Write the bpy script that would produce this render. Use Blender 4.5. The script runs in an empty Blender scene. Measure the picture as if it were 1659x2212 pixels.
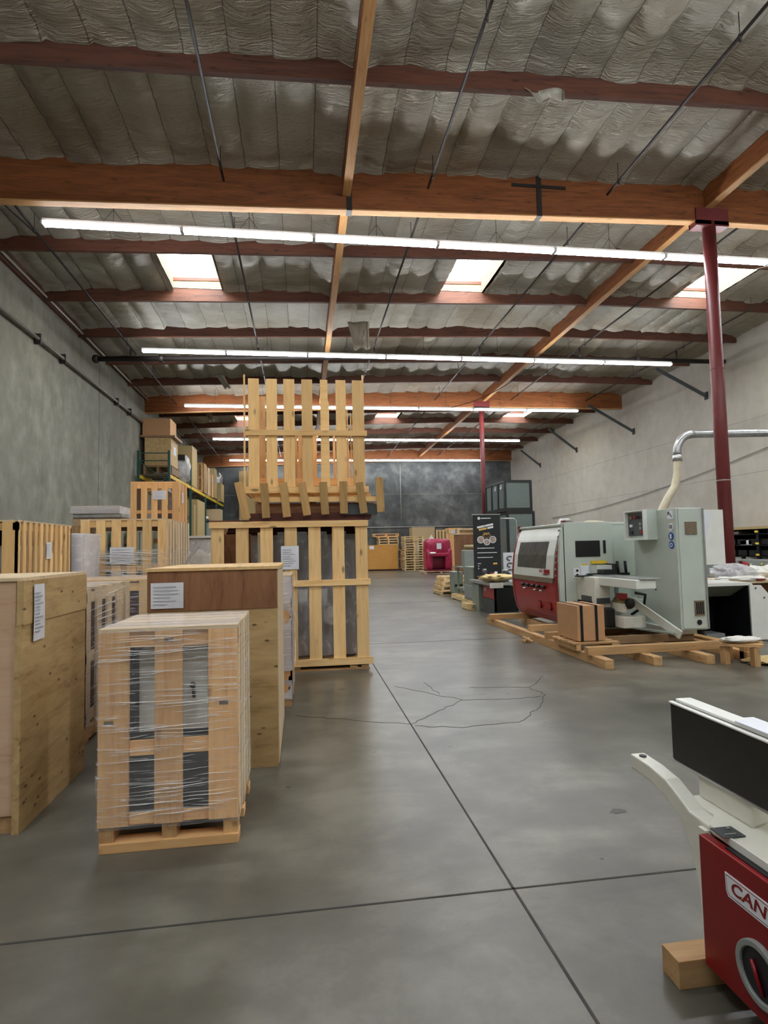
import bpy, math, random
from mathutils import Vector, Matrix, noise
random.seed(7)
PI = math.pi
sc = bpy.context.scene
C = bpy.data.collections.new('warehouse'); sc.collection.children.link(C)

# ------------------------------------------------------------------ camera, world, exposure
F_PX, YAW, PITCH, ROLL = 1252.0, 0.14215, 0.06229, -0.02136
cam = bpy.data.cameras.new('camera'); cam.sensor_fit = 'HORIZONTAL'; cam.sensor_width = 36
cam.lens = 36 * F_PX / 1659; cam.clip_end = 200; cam.clip_start = .05
co = bpy.data.objects.new('camera', cam); C.objects.link(co)
fw = Vector((math.sin(YAW)*math.cos(PITCH), math.cos(YAW)*math.cos(PITCH), math.sin(PITCH)))
r0 = Vector((math.cos(YAW), -math.sin(YAW), 0)); u0 = r0.cross(fw)
rr = math.cos(ROLL)*r0 + math.sin(ROLL)*u0; uu = -math.sin(ROLL)*r0 + math.cos(ROLL)*u0
m = Matrix((rr, uu, -fw)).transposed().to_4x4(); m.translation = Vector((0, 0, 1.45))
co.matrix_world = m; sc.camera = co
w = bpy.data.worlds.new('world'); sc.world = w; w.use_nodes = True
w.node_tree.nodes['Background'].inputs[0].default_value = (.75, .85, 1, 1)
w.node_tree.nodes['Background'].inputs[1].default_value = .3
TUBE_E = 16.0      # strength of the fluorescent tubes
SKY_E = 9.0       # strength of the daylight panes
sc.view_settings.view_transform = 'Standard'; sc.view_settings.look = 'None'
sc.view_settings.exposure = 1.68; sc.view_settings.gamma = 1; sc.view_settings.use_curve_mapping = False

# ------------------------------------------------------------------ materials
def lin(c):
    if isinstance(c, str): c = [int(c[i:i+2], 16)/255 for i in (0, 2, 4)]
    else: c = [v/255 for v in c]
    return tuple((v/12.92 if v <= .04045 else ((v+.055)/1.055)**2.4) for v in c) + (1,)
class NT:
    def __init__(s, name):
        s.m = bpy.data.materials.new(name); s.m.use_nodes = True; s.t = s.m.node_tree; s.t.nodes.clear()
        s.out = s.n('ShaderNodeOutputMaterial')
    def n(s, typ, **k):
        x = s.t.nodes.new(typ)
        for a, v in k.items():
            if a.startswith('i_'):
                key = a[2:]; key = int(key) if key.isdigit() else key.replace('_', ' ')
                if hasattr(v, 'is_output') or isinstance(v, bpy.types.NodeSocket): s.t.links.new(v, x.inputs[key])
                else: x.inputs[key].default_value = v
            else: setattr(x, a, v)
        return x
    def l(s, a, b): s.t.links.new(a, b)
    def ramp(s, fac, stops):
        r = s.n('ShaderNodeValToRGB'); s.l(fac, r.inputs[0]); e = r.color_ramp.elements
        while len(e) < len(stops): e.new(.5)
        for el, (p, c) in zip(e, stops): el.position = p; el.color = c if len(c) == 4 else (*c, 1)
        return r.outputs[0]
    def math(s, op, a, b=0.0, c=0.0):
        x = s.n('ShaderNodeMath', operation=op)
        for i, v in enumerate((a, b, c)):
            if isinstance(v, bpy.types.NodeSocket): s.l(v, x.inputs[i])
            else: x.inputs[i].default_value = v
        return x.outputs[0]
    def mix(s, fac, a, b, mode='MIX'):
        x = s.n('ShaderNodeMix', data_type='RGBA', blend_type=mode)
        for sock, v in ((x.inputs['Factor'], fac), (x.inputs[6], a), (x.inputs[7], b)):
            if isinstance(v, bpy.types.NodeSocket): s.l(v, sock)
            else: sock.default_value = v
        return x.outputs[2]
    def coords(s, scale=(1, 1, 1), attr=None, obj='Object'):
        if attr: v = s.n('ShaderNodeAttribute', attribute_name=attr).outputs['Vector']
        else: v = s.n('ShaderNodeTexCoord').outputs[obj]
        return s.n('ShaderNodeMapping', i_Vector=v, i_Scale=scale).outputs[0]
    def noise(s, vec, scale, detail=4, rough=.55, dist=0.0):
        return s.n('ShaderNodeTexNoise', i_Vector=vec, i_Scale=scale, i_Detail=detail, i_Roughness=rough, i_Distortion=dist).outputs['Fac']
    def bsdf(s, col, rough, metal=0.0, spec=.5, bump=None, bstr=.2, bdist=.01):
        b = s.n('ShaderNodeBsdfPrincipled')
        for key, v in (('Base Color', col), ('Roughness', rough), ('Metallic', metal), ('Specular IOR Level', spec)):
            if isinstance(v, bpy.types.NodeSocket): s.l(v, b.inputs[key])
            else: b.inputs[key].default_value = v
        if bump is not None:
            bp = s.n('ShaderNodeBump', i_Strength=bstr, i_Distance=bdist, i_Height=bump); s.l(bp.outputs[0], b.inputs['Normal'])
        s.l(b.outputs[0], s.out.inputs[0]); return b
def mul(c, k): return tuple(min(1, v*k) for v in c[:3]) + (1,)
def pm(name, col, rough=.5, metal=0.0, var=.08, scale=6, bump=0.0, spec=.5):
    t = NT(name); c = lin(col); f = t.noise(t.coords(), scale)
    cc = t.ramp(f, [(.3, mul(c, 1-var)), (.7, mul(c, 1+var))])
    t.bsdf(cc, rough, metal, spec, f if bump else None, bump, .005); return t.m
def emis(name, col, s):
    t = NT(name); v = t.noise(t.coords(), 3); st = t.math('MULTIPLY_ADD', v, s*.04, s*.98)
    e = t.n('ShaderNodeEmission', i_Color=lin(col), i_Strength=st); t.l(e.outputs[0], t.out.inputs[0]); return t.m
def wood(name, light, dark, knots=.5, rough=.6, var=.18, scale=1.0, sheet=False):
    t = NT(name); L, D = lin(light), lin(dark)
    st = (1.1, 13, 13) if not sheet else (2.2, 11, 11)
    v = t.coords(tuple(a*scale for a in st), 'gco')
    n1 = t.noise(v, 1.6, 5, .6, .6); n2 = t.noise(v, 7, 3, .5)
    f = t.math('MULTIPLY_ADD', n2, .3, n1)
    col = t.ramp(f, [(.42, D), (.55, mul([(a+b)/2 for a, b in zip(L, D)], 1.05)), (.8, L)])
    rnd = t.n('ShaderNodeAttribute', attribute_name='rnd').outputs['Fac']
    k = t.math('MULTIPLY_ADD', rnd, var*2, 1-var)
    hsv = t.n('ShaderNodeHueSaturation', i_Color=col, i_Value=k); col = hsv.outputs[0]
    if knots:
        kv = t.coords((2.6*scale, 7*scale, 7*scale) if not sheet else (7, 16, 16), 'gco')
        vo = t.n('ShaderNodeTexVoronoi', i_Vector=kv, i_Scale=1.0, i_Randomness=1.0).outputs['Distance']
        kf = t.ramp(vo, [(.07, (1, 1, 1)), (.16, (0, 0, 0))])
        col = t.mix(t.math('MULTIPLY', kf, knots), col, mul(D, .28))
    t.bsdf(col, rough, 0, .35, f, .15, .004); return t.m
M = {}
M['pine'] = wood('pine', (238, 203, 145), (208, 160, 100), .8)
M['pine_pale'] = wood('pale_pine', (226, 206, 172), (196, 166, 124), .6)
M['pine_orange'] = wood('orange_pine', (236, 190, 132), (206, 148, 92), .7)
M['pine_gold'] = wood('golden_pine', (236, 196, 134), (206, 160, 100), .8)
M['pine_old'] = wood('aged_pine', (188, 152, 98), (150, 116, 70), .7)
M['lumber'] = wood('raw_lumber', (206, 168, 118), (160, 116, 74), .5)
M['lumber_dark'] = wood('weathered_lumber', (150, 122, 88), (104, 80, 54), .5)
M['ply'] = wood('plywood', (202, 172, 122), (150, 120, 76), .9, .65, .03, .7, True)
M['ply_pink'] = wood('pinkish_plywood', (212, 180, 150), (184, 148, 118), 0, .6, .03, .7, True)
M['ply_brown'] = wood('brown_plywood', (154, 110, 78), (108, 70, 48), 0, .5, .03, .8, True)
M['ply_gold'] = wood('golden_board', (206, 152, 78), (184, 128, 58), 0, .6, .03, .8, True)
M['glulam'] = wood('glulam_timber', (148, 88, 48), (80, 46, 28), .4, .55, .1, .8)
M['glulam_edge'] = wood('glulam_underside', (206, 160, 106), (170, 116, 66), .3, .6, .1, .8)
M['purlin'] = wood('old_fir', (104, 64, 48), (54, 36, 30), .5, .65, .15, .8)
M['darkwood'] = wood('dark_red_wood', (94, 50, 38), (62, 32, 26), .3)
M['osb'] = wood('wood_pallet', (226, 200, 150), (188, 152, 104), .4)
def concrete(name, base, spots, rough, stain, vs=(1, 1, 1), bump=.15, dark=.75, hole=0):
    t = NT(name); v = t.coords(vs); vo = t.coords()
    a = t.noise(v, .35, 6, .6, .4); b = t.noise(vo, 2.2, 6, .55); c = t.noise(vo, 40, 3, .7)
    f = t.math('MULTIPLY_ADD', b, .5, t.math('MULTIPLY', a, .8)); f = t.math('MULTIPLY_ADD', c, .06, f)
    B = lin(base)
    if hole: lo, hi = .34, 1.0
    else: lo, hi = .48, .84; f = t.math('MULTIPLY_ADD', t.noise(t.coords((1, 2.2, 1)), 1.1, 6, .6, .8), .35, t.math('SUBTRACT', f, .175))
    col = t.ramp(f, [(lo, mul(B, dark*.92)), (.66, B), (hi, lin(spots))])
    if stain:
        sv = t.coords((1.1, 1.1, .34)); s1 = t.noise(sv, 1.6, 6, .62)
        sf = t.ramp(s1, [(.52, (0, 0, 0)), (.75, (1, 1, 1))]); col = t.mix(t.math('MULTIPLY', sf, stain), col, mul(B, .5))
    if hole:
        vv = t.n('ShaderNodeTexVoronoi', i_Vector=t.coords((1, .9, 1)), i_Scale=.9).outputs['Distance']
        hf = t.ramp(vv, [(.04, (1, 1, 1)), (.07, (0, 0, 0))]); col = t.mix(t.math('MULTIPLY', hf, hole), col, mul(B, .55))
    t.bsdf(col, rough, 0, .4, f if bump > .02 else None, bump, .01); return t.m
M['floor'] = concrete('polished_concrete', (92, 89, 79), (122, 119, 108), .30, 0, (1, 1, 1), .015, .62)
M['wall_l'] = concrete('tilt_up_concrete', (134, 133, 122), (176, 175, 162), .85, .6, (1, 1, .6), .3, .62, .6)
M['wall_b'] = concrete('dark_tilt_up_concrete', (90, 93, 93), (122, 124, 122), .85, .6, (1, 1, 1), .3, .66)
M['wall_r'] = concrete('painted_masonry', (194, 188, 177), (202, 197, 187), .7, .05, (1, 1, 1), .15, .95)
M['joint'] = pm('floor_joint', (52, 50, 46), .8, 0, .3)
M['crack'] = pm('floor_crack', (64, 62, 55), .8, 0, .3)
M['spot'] = pm('oil_spot', (54, 53, 49), .4)
def foil():
    t = NT('insulation_foil'); v = t.coords((1, 1, 1)); f = t.noise(v, 5, 5, .6, .5); g = t.noise(v, .5, 3)
    w2 = t.noise(t.coords((1.5, 7, 1)), 2.5, 4, .6, 1.2)
    at = t.n('ShaderNodeAttribute', attribute_name='gco').outputs['Vector']; k = t.n('ShaderNodeSeparateXYZ', i_0=at).outputs[0]
    wig = t.math('MULTIPLY_ADD', t.noise(t.coords((1, 2, 1)), 3, 2), .05, k)
    d = t.math('ABSOLUTE', t.math('SUBTRACT', t.math('FRACT', wig), .5))
    seam = t.ramp(d, [(.482, (0, 0, 0)), (.492, (1, 1, 1))])
    wn = t.n('ShaderNodeTexWhiteNoise', noise_dimensions='1D'); t.l(t.math('FLOOR', wig), wn.inputs['W'])
    col = t.ramp(g, [(.35, lin((158, 148, 128))), (.65, lin((186, 182, 170)))])
    hsv = t.n('ShaderNodeHueSaturation', i_Color=col, i_Value=t.math('MULTIPLY_ADD', wn.outputs['Value'], .25, .86)).outputs[0]
    col = t.mix(t.math('MULTIPLY', seam, .75), hsv, lin((70, 62, 52)))
    h = t.math('ADD', w2, t.math('MULTIPLY', f, .4))
    t.bsdf(col, .34, .4, .5, h, .9, .06); return t.m
M['foil'] = foil()
M['tube'] = emis('fluorescent_tube', (246, 250, 255), TUBE_E)
M['sky'] = emis('daylight_pane', (240, 247, 255), SKY_E)
M['fixture'] = pm('fixture_enamel', (215, 215, 210), .4)
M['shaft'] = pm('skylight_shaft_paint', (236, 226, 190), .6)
M['steel_dark'] = pm('dark_steel', (52, 48, 46), .5, .4)
M['pipe'] = pm('black_pipe', (44, 38, 36), .5, .3)
M['galv'] = pm('galvanised_steel', (176, 178, 178), .35, .8, .15, 9)
M['pipe_grey'] = pm('grey_pipe', (120, 116, 108), .45, .5)
M['col'] = pm('oxide_red_paint', (112, 44, 44), .45, 0, .12, 4)
M['hose'] = pm('cream_flex_hose', (214, 204, 176), .5)
M['paper'] = pm('white_paper', (226, 228, 234), .7, 0, .03)
M['ink'] = pm('printed_ink', (168, 168, 176), .7)
M['white'] = pm('white_enamel', (232, 233, 226), .35, 0, .04)
M['cream'] = pm('cream_casting', (222, 221, 208), .4, 0, .06)
M['mach'] = pm('grey_green_enamel', (190, 200, 190), .4, 0, .05, 3)
M['mach_w'] = pm('hood_white_enamel', (220, 224, 216), .35, 0, .04, 3)
M['red'] = pm('machine_red', (158, 34, 36), .35, 0, .08, 4)
M['deepred'] = pm('deep_red_enamel', (128, 8, 16), .3, 0, .08, 4)
M['black'] = pm('black_plastic', (22, 22, 24), .4)
M['belt'] = pm('graphite_belt', (34, 33, 29), .6, 0, .15, 20)
M['glass_d'] = pm('smoked_window', (74, 76, 76), .15, 0, .25, 6)
M['pane'] = pm('grey_green_pane', (110, 122, 118), .2, 0, .06)
M['grey'] = pm('grey_paint', (142, 146, 142), .45)
M['greyd'] = pm('dark_grey_paint', (72, 76, 78), .45)
M['cast'] = pm('sage_grey_paint', (134, 142, 130), .45)
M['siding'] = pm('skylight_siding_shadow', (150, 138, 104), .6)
M['card'] = pm('cardboard', (186, 142, 100), .75, 0, .05, 14)
M['card2'] = pm('olive_cardboard', (180, 156, 108), .75, 0, .06, 14)
M['card3'] = pm('tan_cardboard', (196, 172, 134), .75, 0, .06, 14)
M['rack_g'] = pm('rack_green', (34, 78, 68), .45)
M['rack_y'] = pm('rack_yellow', (226, 190, 46), .45)
M['yellow'] = pm('yellow_clip', (240, 208, 80), .4)
M['blue'] = pm('sign_blue', (38, 84, 160), .4)
M['plaque'] = pm('bronze_plaque', (140, 124, 104), .4, .4, .25, 40)
M['gold'] = pm('banner_gold', (222, 176, 90), .5)
M['banner'] = pm('banner_black', (24, 26, 30), .5)
M['ltype'] = pm('banner_white', (225, 228, 232), .5)
M['photo'] = pm('banner_picture', (170, 150, 140), .5, 0, .5, 30)
M['silver'] = pm('silver_metal', (190, 190, 188), .3, .7)
M['plastic_gray'] = pm('grey_plastic_sheet', (170, 168, 164), .3, 0, .25, 5, .6)
M['redplastic'] = pm('red_stretch_plastic', (164, 40, 74), .3, 0, .3, 7, .6)
M['redplastic_d'] = pm('red_stretch_shadow_film', (104, 26, 46), .3, 0, .35, 9, .6)  # darker copy of the red film, with shade put into its colour
M['foam'] = pm('white_foam', (232, 230, 222), .6, 0, .1, 12, .4)
M['sawdust'] = pm('loose_shavings', (222, 198, 142), .9, 0, .25, 60, .5)
M['orange'] = pm('orange_mark', (190, 70, 40), .6)
M['stampink'] = pm('stamp_ink', (120, 104, 86), .6)
M['brass'] = pm('dull_motor', (150, 132, 92), .4, .3)
def film(name, tint=(255, 255, 255), amount=.10, glint_streak=1.5, sc_=(2.2, 2.2, 60), rough=.2):
    t = NT(name); cv = t.n('ShaderNodeTexCoord').outputs['Object']; v = t.n('ShaderNodeMapping', i_Vector=cv, i_Scale=sc_, i_Rotation=(.04, .09, 0)).outputs[0]; s1 = t.noise(v, 1.6, 4, .6, .8)
    f = t.ramp(s1, [(.56, (0, 0, 0)), (.61, (1, 1, 1))]); n2 = t.noise(t.coords(), 3.5, 4, .6, 1)
    g = t.ramp(n2, [(.45, (0, 0, 0)), (.7, (1, 1, 1))])
    fac = t.math('MULTIPLY_ADD', t.math('MULTIPLY', f, t.math('MULTIPLY_ADD', g, .7, .3)), glint_streak*.45, amount)  # white streaks are highlights painted into the film colour
    p = t.n('ShaderNodeBsdfPrincipled'); p.inputs['Base Color'].default_value = lin(tint); p.inputs['Roughness'].default_value = rough
    bp = t.n('ShaderNodeBump', i_Strength=.3, i_Distance=.006, i_Height=t.math('ADD', s1, n2)); t.l(bp.outputs[0], p.inputs['Normal'])
    tr = t.n('ShaderNodeBsdfTransparent'); mx = t.n('ShaderNodeMixShader', i_0=fac)
    t.l(tr.outputs[0], mx.inputs[1]); t.l(p.outputs[0], mx.inputs[2]); t.l(mx.outputs[0], t.out.inputs[0]); return t.m
M['film'] = film('stretch_film')
M['film_top'] = film('stretch_film_top', (236, 232, 232), .40, .8, (4, 26, 4))
M['film_thick'] = film('thick_stretch_film', (236, 234, 238), .66, .8, (3, 3, 18))
M['film_gloss'] = film('film_fold', (255, 255, 255), .75, .3, (9, 9, 9), .12)
M['film_loose'] = film('loose_clear_plastic', (224, 224, 228), .45, .8, (7, 7, 3))

# ------------------------------------------------------------------ building helpers
SPLIT = dict(front_rails='front_rail', pallet_blocks='pallet_block', pallet_feet='pallet_foot', skid_runner='skid_runner', cross_rail='cross_rail', cross_beam='cross_beam', cross_frame='cross_frame', side_frame='side_frame', corner_splinter='splintered_edge', black_button='black_button', adjuster_knobs='adjuster_knob', belt_guard='belt_guard', offcut='offcut', yellow_strip='yellow_strip', pallet_boards='pallet_board', frame_tray='frame_tray', cast_table='cast_table', grille_slots='grille_slot', edge_rivets='edge_rivet', top='top_board', machine_base='machine_base', guide_clamp='guide_clamp', black_curl='black_curl', saddle_bracket='saddle_bracket', back_panel='back_panel', inner_wall='inner_wall', frame_edge='frame_edge', top_cover='top_cover', packing_sheet='packing_sheet')
class MB:
    def __init__(s): s.parts = []; s.v = []; s.f = []; s.g = []; s.r = []; s.mi = []; s.sm = []
    def add(s, vs, fs, gs=None, mi=0, smooth=False, rnd=None):
        o = len(s.v); rnd = random.random() if rnd is None else rnd
        s.v += [Vector(v) for v in vs]; off = Vector((rnd*31, rnd*17, rnd*7))
        s.g += [Vector(g)+off for g in (gs or vs)]; s.r += [rnd]*len(vs)
        fo = len(s.f)
        for f in fs: s.f.append([o+i for i in f]); s.mi.append(mi); s.sm.append(smooth)
        s.parts.append((o, len(s.v), fo, len(s.f)))
        return s
    def box(s, x0, x1, y0, y1, z0, z1, mi=0, T=None, ga=None):
        if x0 > x1: x0, x1 = x1, x0
        if y0 > y1: y0, y1 = y1, y0
        if z0 > z1: z0, z1 = z1, z0
        vs = [(x, y, z) for z in (z0, z1) for y in (y0, y1) for x in (x0, x1)]
        d = (x1-x0, y1-y0, z1-z0); ax = max(range(3), key=lambda i: d[i]) if ga is None else ga
        c = ((x0+x1)/2, (y0+y1)/2, (z0+z1)/2)
        o = [i for i in range(3) if i != ax]
        gs = [(v[ax]-c[ax], v[o[0]]-c[o[0]], v[o[1]]-c[o[1]]) for v in vs]
        fs = [(0, 2, 3, 1), (4, 5, 7, 6), (0, 1, 5, 4), (1, 3, 7, 5), (3, 2, 6, 7), (2, 0, 4, 6)]
        if T: vs = [T @ Vector(v) for v in vs]
        return s.add(vs, fs, gs, mi)
    def beam(s, a, b, w, h, mi=0, up=(0, 0, 1)):
        a, b = Vector(a), Vector(b); d = b-a; L = d.length; d.normalize(); up = Vector(up)
        if abs(d.dot(up)) > .99: up = Vector((0, 1, 0))
        sx = d.cross(up).normalized(); uz = sx.cross(d)
        T = Matrix((sx, d, uz)).transposed().to_4x4(); T.translation = a
        return s.box(-w/2, w/2, 0, L, -h/2, h/2, mi, T)
    def tube(s, pts, r, n=10, mi=0, caps=True, rs=None):
        pts = [Vector(p) for p in pts]; vs = []; fs = []; gs = []; L = 0
        prev = None
        for i, p in enumerate(pts):
            d = (pts[min(i+1, len(pts)-1)] - pts[max(i-1, 0)]).normalized()
            a = prev if prev is not None else (Vector((0, 0, 1)) if abs(d.z) < .9 else Vector((1, 0, 0)))
            a = (a - d*a.dot(d)).normalized(); b = d.cross(a); prev = a
            if i: L += (p-pts[i-1]).length
            q = rs[i] if rs else r
            for k in range(n):
                t = 2*PI*k/n; vs.append(p + (a*math.cos(t)+b*math.sin(t))*q); gs.append((L, math.cos(t)*q, math.sin(t)*q))
        for i in range(len(pts)-1):
            for k in range(n):
                k2 = (k+1) % n; fs.append((i*n+k, i*n+k2, (i+1)*n+k2, (i+1)*n+k))
        if caps: fs.append(tuple(range(n))[::-1]); fs.append(tuple(range((len(pts)-1)*n, len(pts)*n)))
        return s.add(vs, fs, gs, mi, True)
    def prism(s, poly, axis, a, b, mi=0):
        # poly: 2-D outline in the two other axes (in x,y,z order), extruded along axis from a to b
        def P(q, t):
            l = list(q); l.insert(axis, t); return tuple(l)
        n = len(poly); vs = [P(q, a) for q in poly] + [P(q, b) for q in poly]
        fs = [tuple(range(n))[::-1], tuple(range(n, 2*n))] + [(i, (i+1) % n, n+(i+1) % n, n+i) for i in range(n)]
        return s.add(vs, fs, None, mi)
    def disc(s, c, r, axis, th=.004, n=24, mi=0, rin=0, sy=1.0):
        c = Vector(c); o = [i for i in range(3) if i != axis]; vs = []
        def ring(R, t):
            for k in range(n):
                v = [0, 0, 0]; v[axis] = t; v[o[0]] = math.cos(2*PI*k/n)*R; v[o[1]] = math.sin(2*PI*k/n)*R*sy; vs.append(c+Vector(v))
        ring(r, -th/2); ring(r, th/2)
        fs = [(k, (k+1) % n, n+(k+1) % n, n+k) for k in range(n)]
        if rin:
            ring(rin, -th/2); ring(rin, th/2)
            for k in range(n):
                k2 = (k+1) % n; fs += [(k, 2*n+k, 2*n+k2, k2), (n+k, n+k2, 3*n+k2, 3*n+k), (2*n+k, 3*n+k, 3*n+k2, 2*n+k2)]
        else: fs += [tuple(range(n))[::-1], tuple(range(n, 2*n))]
        return s.add(vs, fs, None, mi)
    def grid(s, fn, nu, nv, mi=0, smooth=True, skip=None):
        vs = [fn(i/nu, j/nv) for j in range(nv+1) for i in range(nu+1)]
        fs = [(j*(nu+1)+i, j*(nu+1)+i+1, (j+1)*(nu+1)+i+1, (j+1)*(nu+1)+i) for j in range(nv) for i in range(nu) if not (skip and skip(i/nu, j/nv))]
        return s.add(vs, fs, None, mi, smooth, 0.0)
    def build(s, name, mats, parent=None, bev=0, solid=0):
        if name in SPLIT and len(s.parts) > 1:
            for (va, vb, fa, fb) in s.parts:
                q = MB(); q.v = s.v[va:vb]; q.g = s.g[va:vb]; q.r = s.r[va:vb]; q.f = [[i-va for i in f] for f in s.f[fa:fb]]; q.mi = s.mi[fa:fb]; q.sm = s.sm[fa:fb]; q.parts = [0]
                o = q.build(name, mats, parent, bev)
            return o
        name = SPLIT.get(name, name)
        me = bpy.data.meshes.new(name)
        inv = None
        if parent is not None:
            mw = parent_world(parent); inv = mw.inverted()
        me.from_pydata([inv @ v if inv else v for v in s.v], [], s.f)
        for mname in ([mats] if isinstance(mats, str) else mats): me.materials.append(M[mname])
        me.polygons.foreach_set('material_index', s.mi); me.polygons.foreach_set('use_smooth', s.sm)
        a = me.attributes.new('gco', 'FLOAT_VECTOR', 'POINT'); a.data.foreach_set('vector', [c for g in s.g for c in g])
        a = me.attributes.new('rnd', 'FLOAT', 'POINT'); a.data.foreach_set('value', s.r)
        me.update()
        o = bpy.data.objects.new(name, me); C.objects.link(o)
        if parent is not None: o.parent = parent
        if bev:
            b = o.modifiers.new('bevel', 'BEVEL'); b.width = bev; b.segments = 2; b.limit_method = 'ANGLE'; b.angle_limit = .6
        return o
def parent_world(p):
    T = p.matrix_basis.copy()
    while p.parent: p = p.parent; T = p.matrix_basis @ T
    return T
def tag(o, label=None, cat=None, group=None, kind=None):
    if label: o['label'] = label
    if cat: o['category'] = cat
    if group: o['group'] = group
    if kind: o['kind'] = kind
    return o
def thing(name, label, cat, loc=(0, 0, 0), rotz=0, group=None):
    o = bpy.data.objects.new(name, None); C.objects.link(o); o.empty_display_size = .1
    o.location = loc; o.rotation_euler = (0, 0, rotz); o.matrix_basis = Matrix.Translation(loc) @ Matrix.Rotation(rotz, 4, 'Z')
    return tag(o, label, cat, group)
def struct(name, mb, mat, parent=None, **k):
    o = mb.build(name, mat, parent, **k)
    if parent is None: o['kind'] = 'structure'
    return o
def dup(o, parent=None):
    c = o.copy(); C.objects.link(c); c.parent = parent
    for ch in o.children: dup(ch, c)
    return c
def text(name, s, size, mat, T, parent, ext=.001, align='CENTER', sx=1.0, shear=0.0):
    cu = bpy.data.curves.new(name, 'FONT'); cu.body = s; cu.size = size; cu.extrude = ext; cu.align_x = align; cu.align_y = 'CENTER'; cu.shear = shear; cu.offset = size*.02
    t = bpy.data.objects.new(name+'_tmp', cu); C.objects.link(t); bpy.context.view_layer.update()
    me = bpy.data.meshes.new_from_object(t.evaluated_get(bpy.context.evaluated_depsgraph_get()))
    bpy.data.objects.remove(t); me.name = name; me.materials.clear(); me.materials.append(M[mat])
    inv = parent_world(parent).inverted(); me.transform(inv @ T @ Matrix.Diagonal((sx, 1, 1, 1)))
    o = bpy.data.objects.new(name, me); C.objects.link(o); o.parent = parent; return o
def facing_neg_y(x, y, z, rot=0): return Matrix.Translation((x, y, z)) @ Matrix.Rotation(PI/2, 4, 'X') @ Matrix.Rotation(rot, 4, 'Z')
def facing_neg_x(x, y, z, rot=0): return Matrix.Translation((x, y, z)) @ Matrix.Rotation(-PI/2, 4, 'Z') @ Matrix.Rotation(PI/2, 4, 'X') @ Matrix.Rotation(rot, 4, 'Z')
def facing_pos_x(x, y, z, rot=0): return Matrix.Translation((x, y, z)) @ Matrix.Rotation(PI/2, 4, 'Z') @ Matrix.Rotation(PI/2, 4, 'X') @ Matrix.Rotation(rot, 4, 'Z')
def paper(parent, T, w, h, lines=6, name='shipping_label'):
    # a sheet w x h in the local xy plane of T, with blurred rows of print
    mb = MB(); nu = 6
    def fn(u, v): return T @ Vector(((u-.5)*w, (v-.5)*h, .004+.003*math.sin(u*7+v*3)))
    mb.grid(fn, nu, nu, 0)
    for i in range(lines):
        y = h*.34 - i*h*.68/max(lines-1, 1); L = w*random.uniform(.4, .8)
        mb.box(-w*.42, -w*.42+L, y-h*.012, y+h*.012, .008, .009, 1, T)
    return mb.build(name, ['paper', 'ink'], parent)
ORD = ['first', 'second', 'third', 'fourth', 'fifth', 'sixth', 'seventh', 'eighth', 'ninth', 'tenth', 'eleventh', 'twelfth', 'thirteenth', 'fourteenth', 'fifteenth', 'sixteenth']
# ------------------------------------------------------------------ the building shell
XL, XR, YB, YF = -6.4, 14.95, 39.7, -5.0
G1, G2, G3, DP = 10.4, 25.04, 39.55, 2.44
BX = (.9, 8.25)
def R(x, y): return 8.13 + .032*min(x, 8) - .014*(y-10)
floor = struct('floor', MB().box(XL-.3, XR+.3, YF-.3, YB+.3, -.2, 0), 'floor')
def ribbon(name, pts, wd, mat, label=None):
    mb = MB(); 
    for a, b in zip(pts, pts[1:]):
        a = Vector((*a, 0)); b = Vector((*b, 0)); d = (b-a).normalized(); n = Vector((-d.y, d.x, 0))*wd/2; e = d*wd*.3
        vs = [a-n-e, b-n+e, b+n+e, a+n-e]; mb.add([v+Vector((0, 0, z)) for z in (.0002, .0016) for v in vs], [(4, 5, 6, 7), (0, 1, 5, 4), (1, 2, 6, 5), (2, 3, 7, 6), (3, 0, 4, 7)])
    mb.build(name, mat, floor)
def wob(a, b, n, amp):
    a, b = Vector(a), Vector(b); d = b-a; nn = Vector((-d.y, d.x)).normalized()
    return [tuple(a+d*i/n+nn*(random.uniform(-amp, amp) if 0 < i < n else 0)) for i in range(n+1)]
ribbon('control_joint', [(.87, YF), (.87, YB)], .011, 'joint')
ribbon('control_joint', [(XL, 2.45), (XR, 2.45)], .010, 'joint')
ribbon('control_joint', [(XL, 8.85), (XR, 8.85)], .010, 'joint')
for x in (7.9,): ribbon('control_joint', [(x, YF), (x, YB)], .01, 'joint')
for y in (15.2, 21.6, 28, 34.4): ribbon('control_joint', [(XL, y), (XR, y)], .01, 'joint')
for a, b in (((-.07, 5.26), (.25, 5.09)), ((.25, 5.09), (.87, 4.79)), ((.87, 4.79), (1.14, 5.07)), ((1.14, 5.07), (1.49, 5.43)), ((1.49, 5.43), (1.92, 5.36)),
             ((1.92, 5.36), (2.27, 5.40)), ((2.32, 5.44), (2.28, 5.75)), ((2.32, 5.44), (2.12, 5.08)), ((2.12, 5.08), (1.75, 4.66)), ((1.75, 4.66), (1.26, 4.61)), ((1.26, 4.61), (.9, 4.75)),
             ((1.49, 5.43), (.95, 6.1)), ((1.28, 6.2), (1.33, 5.7)), ((2.28, 5.75), (2.62, 6.2)), ((2.28, 5.75), (1.7, 5.9))):
    ribbon('floor_crack', wob(a, b, 7, .02), .006, 'crack')
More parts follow.
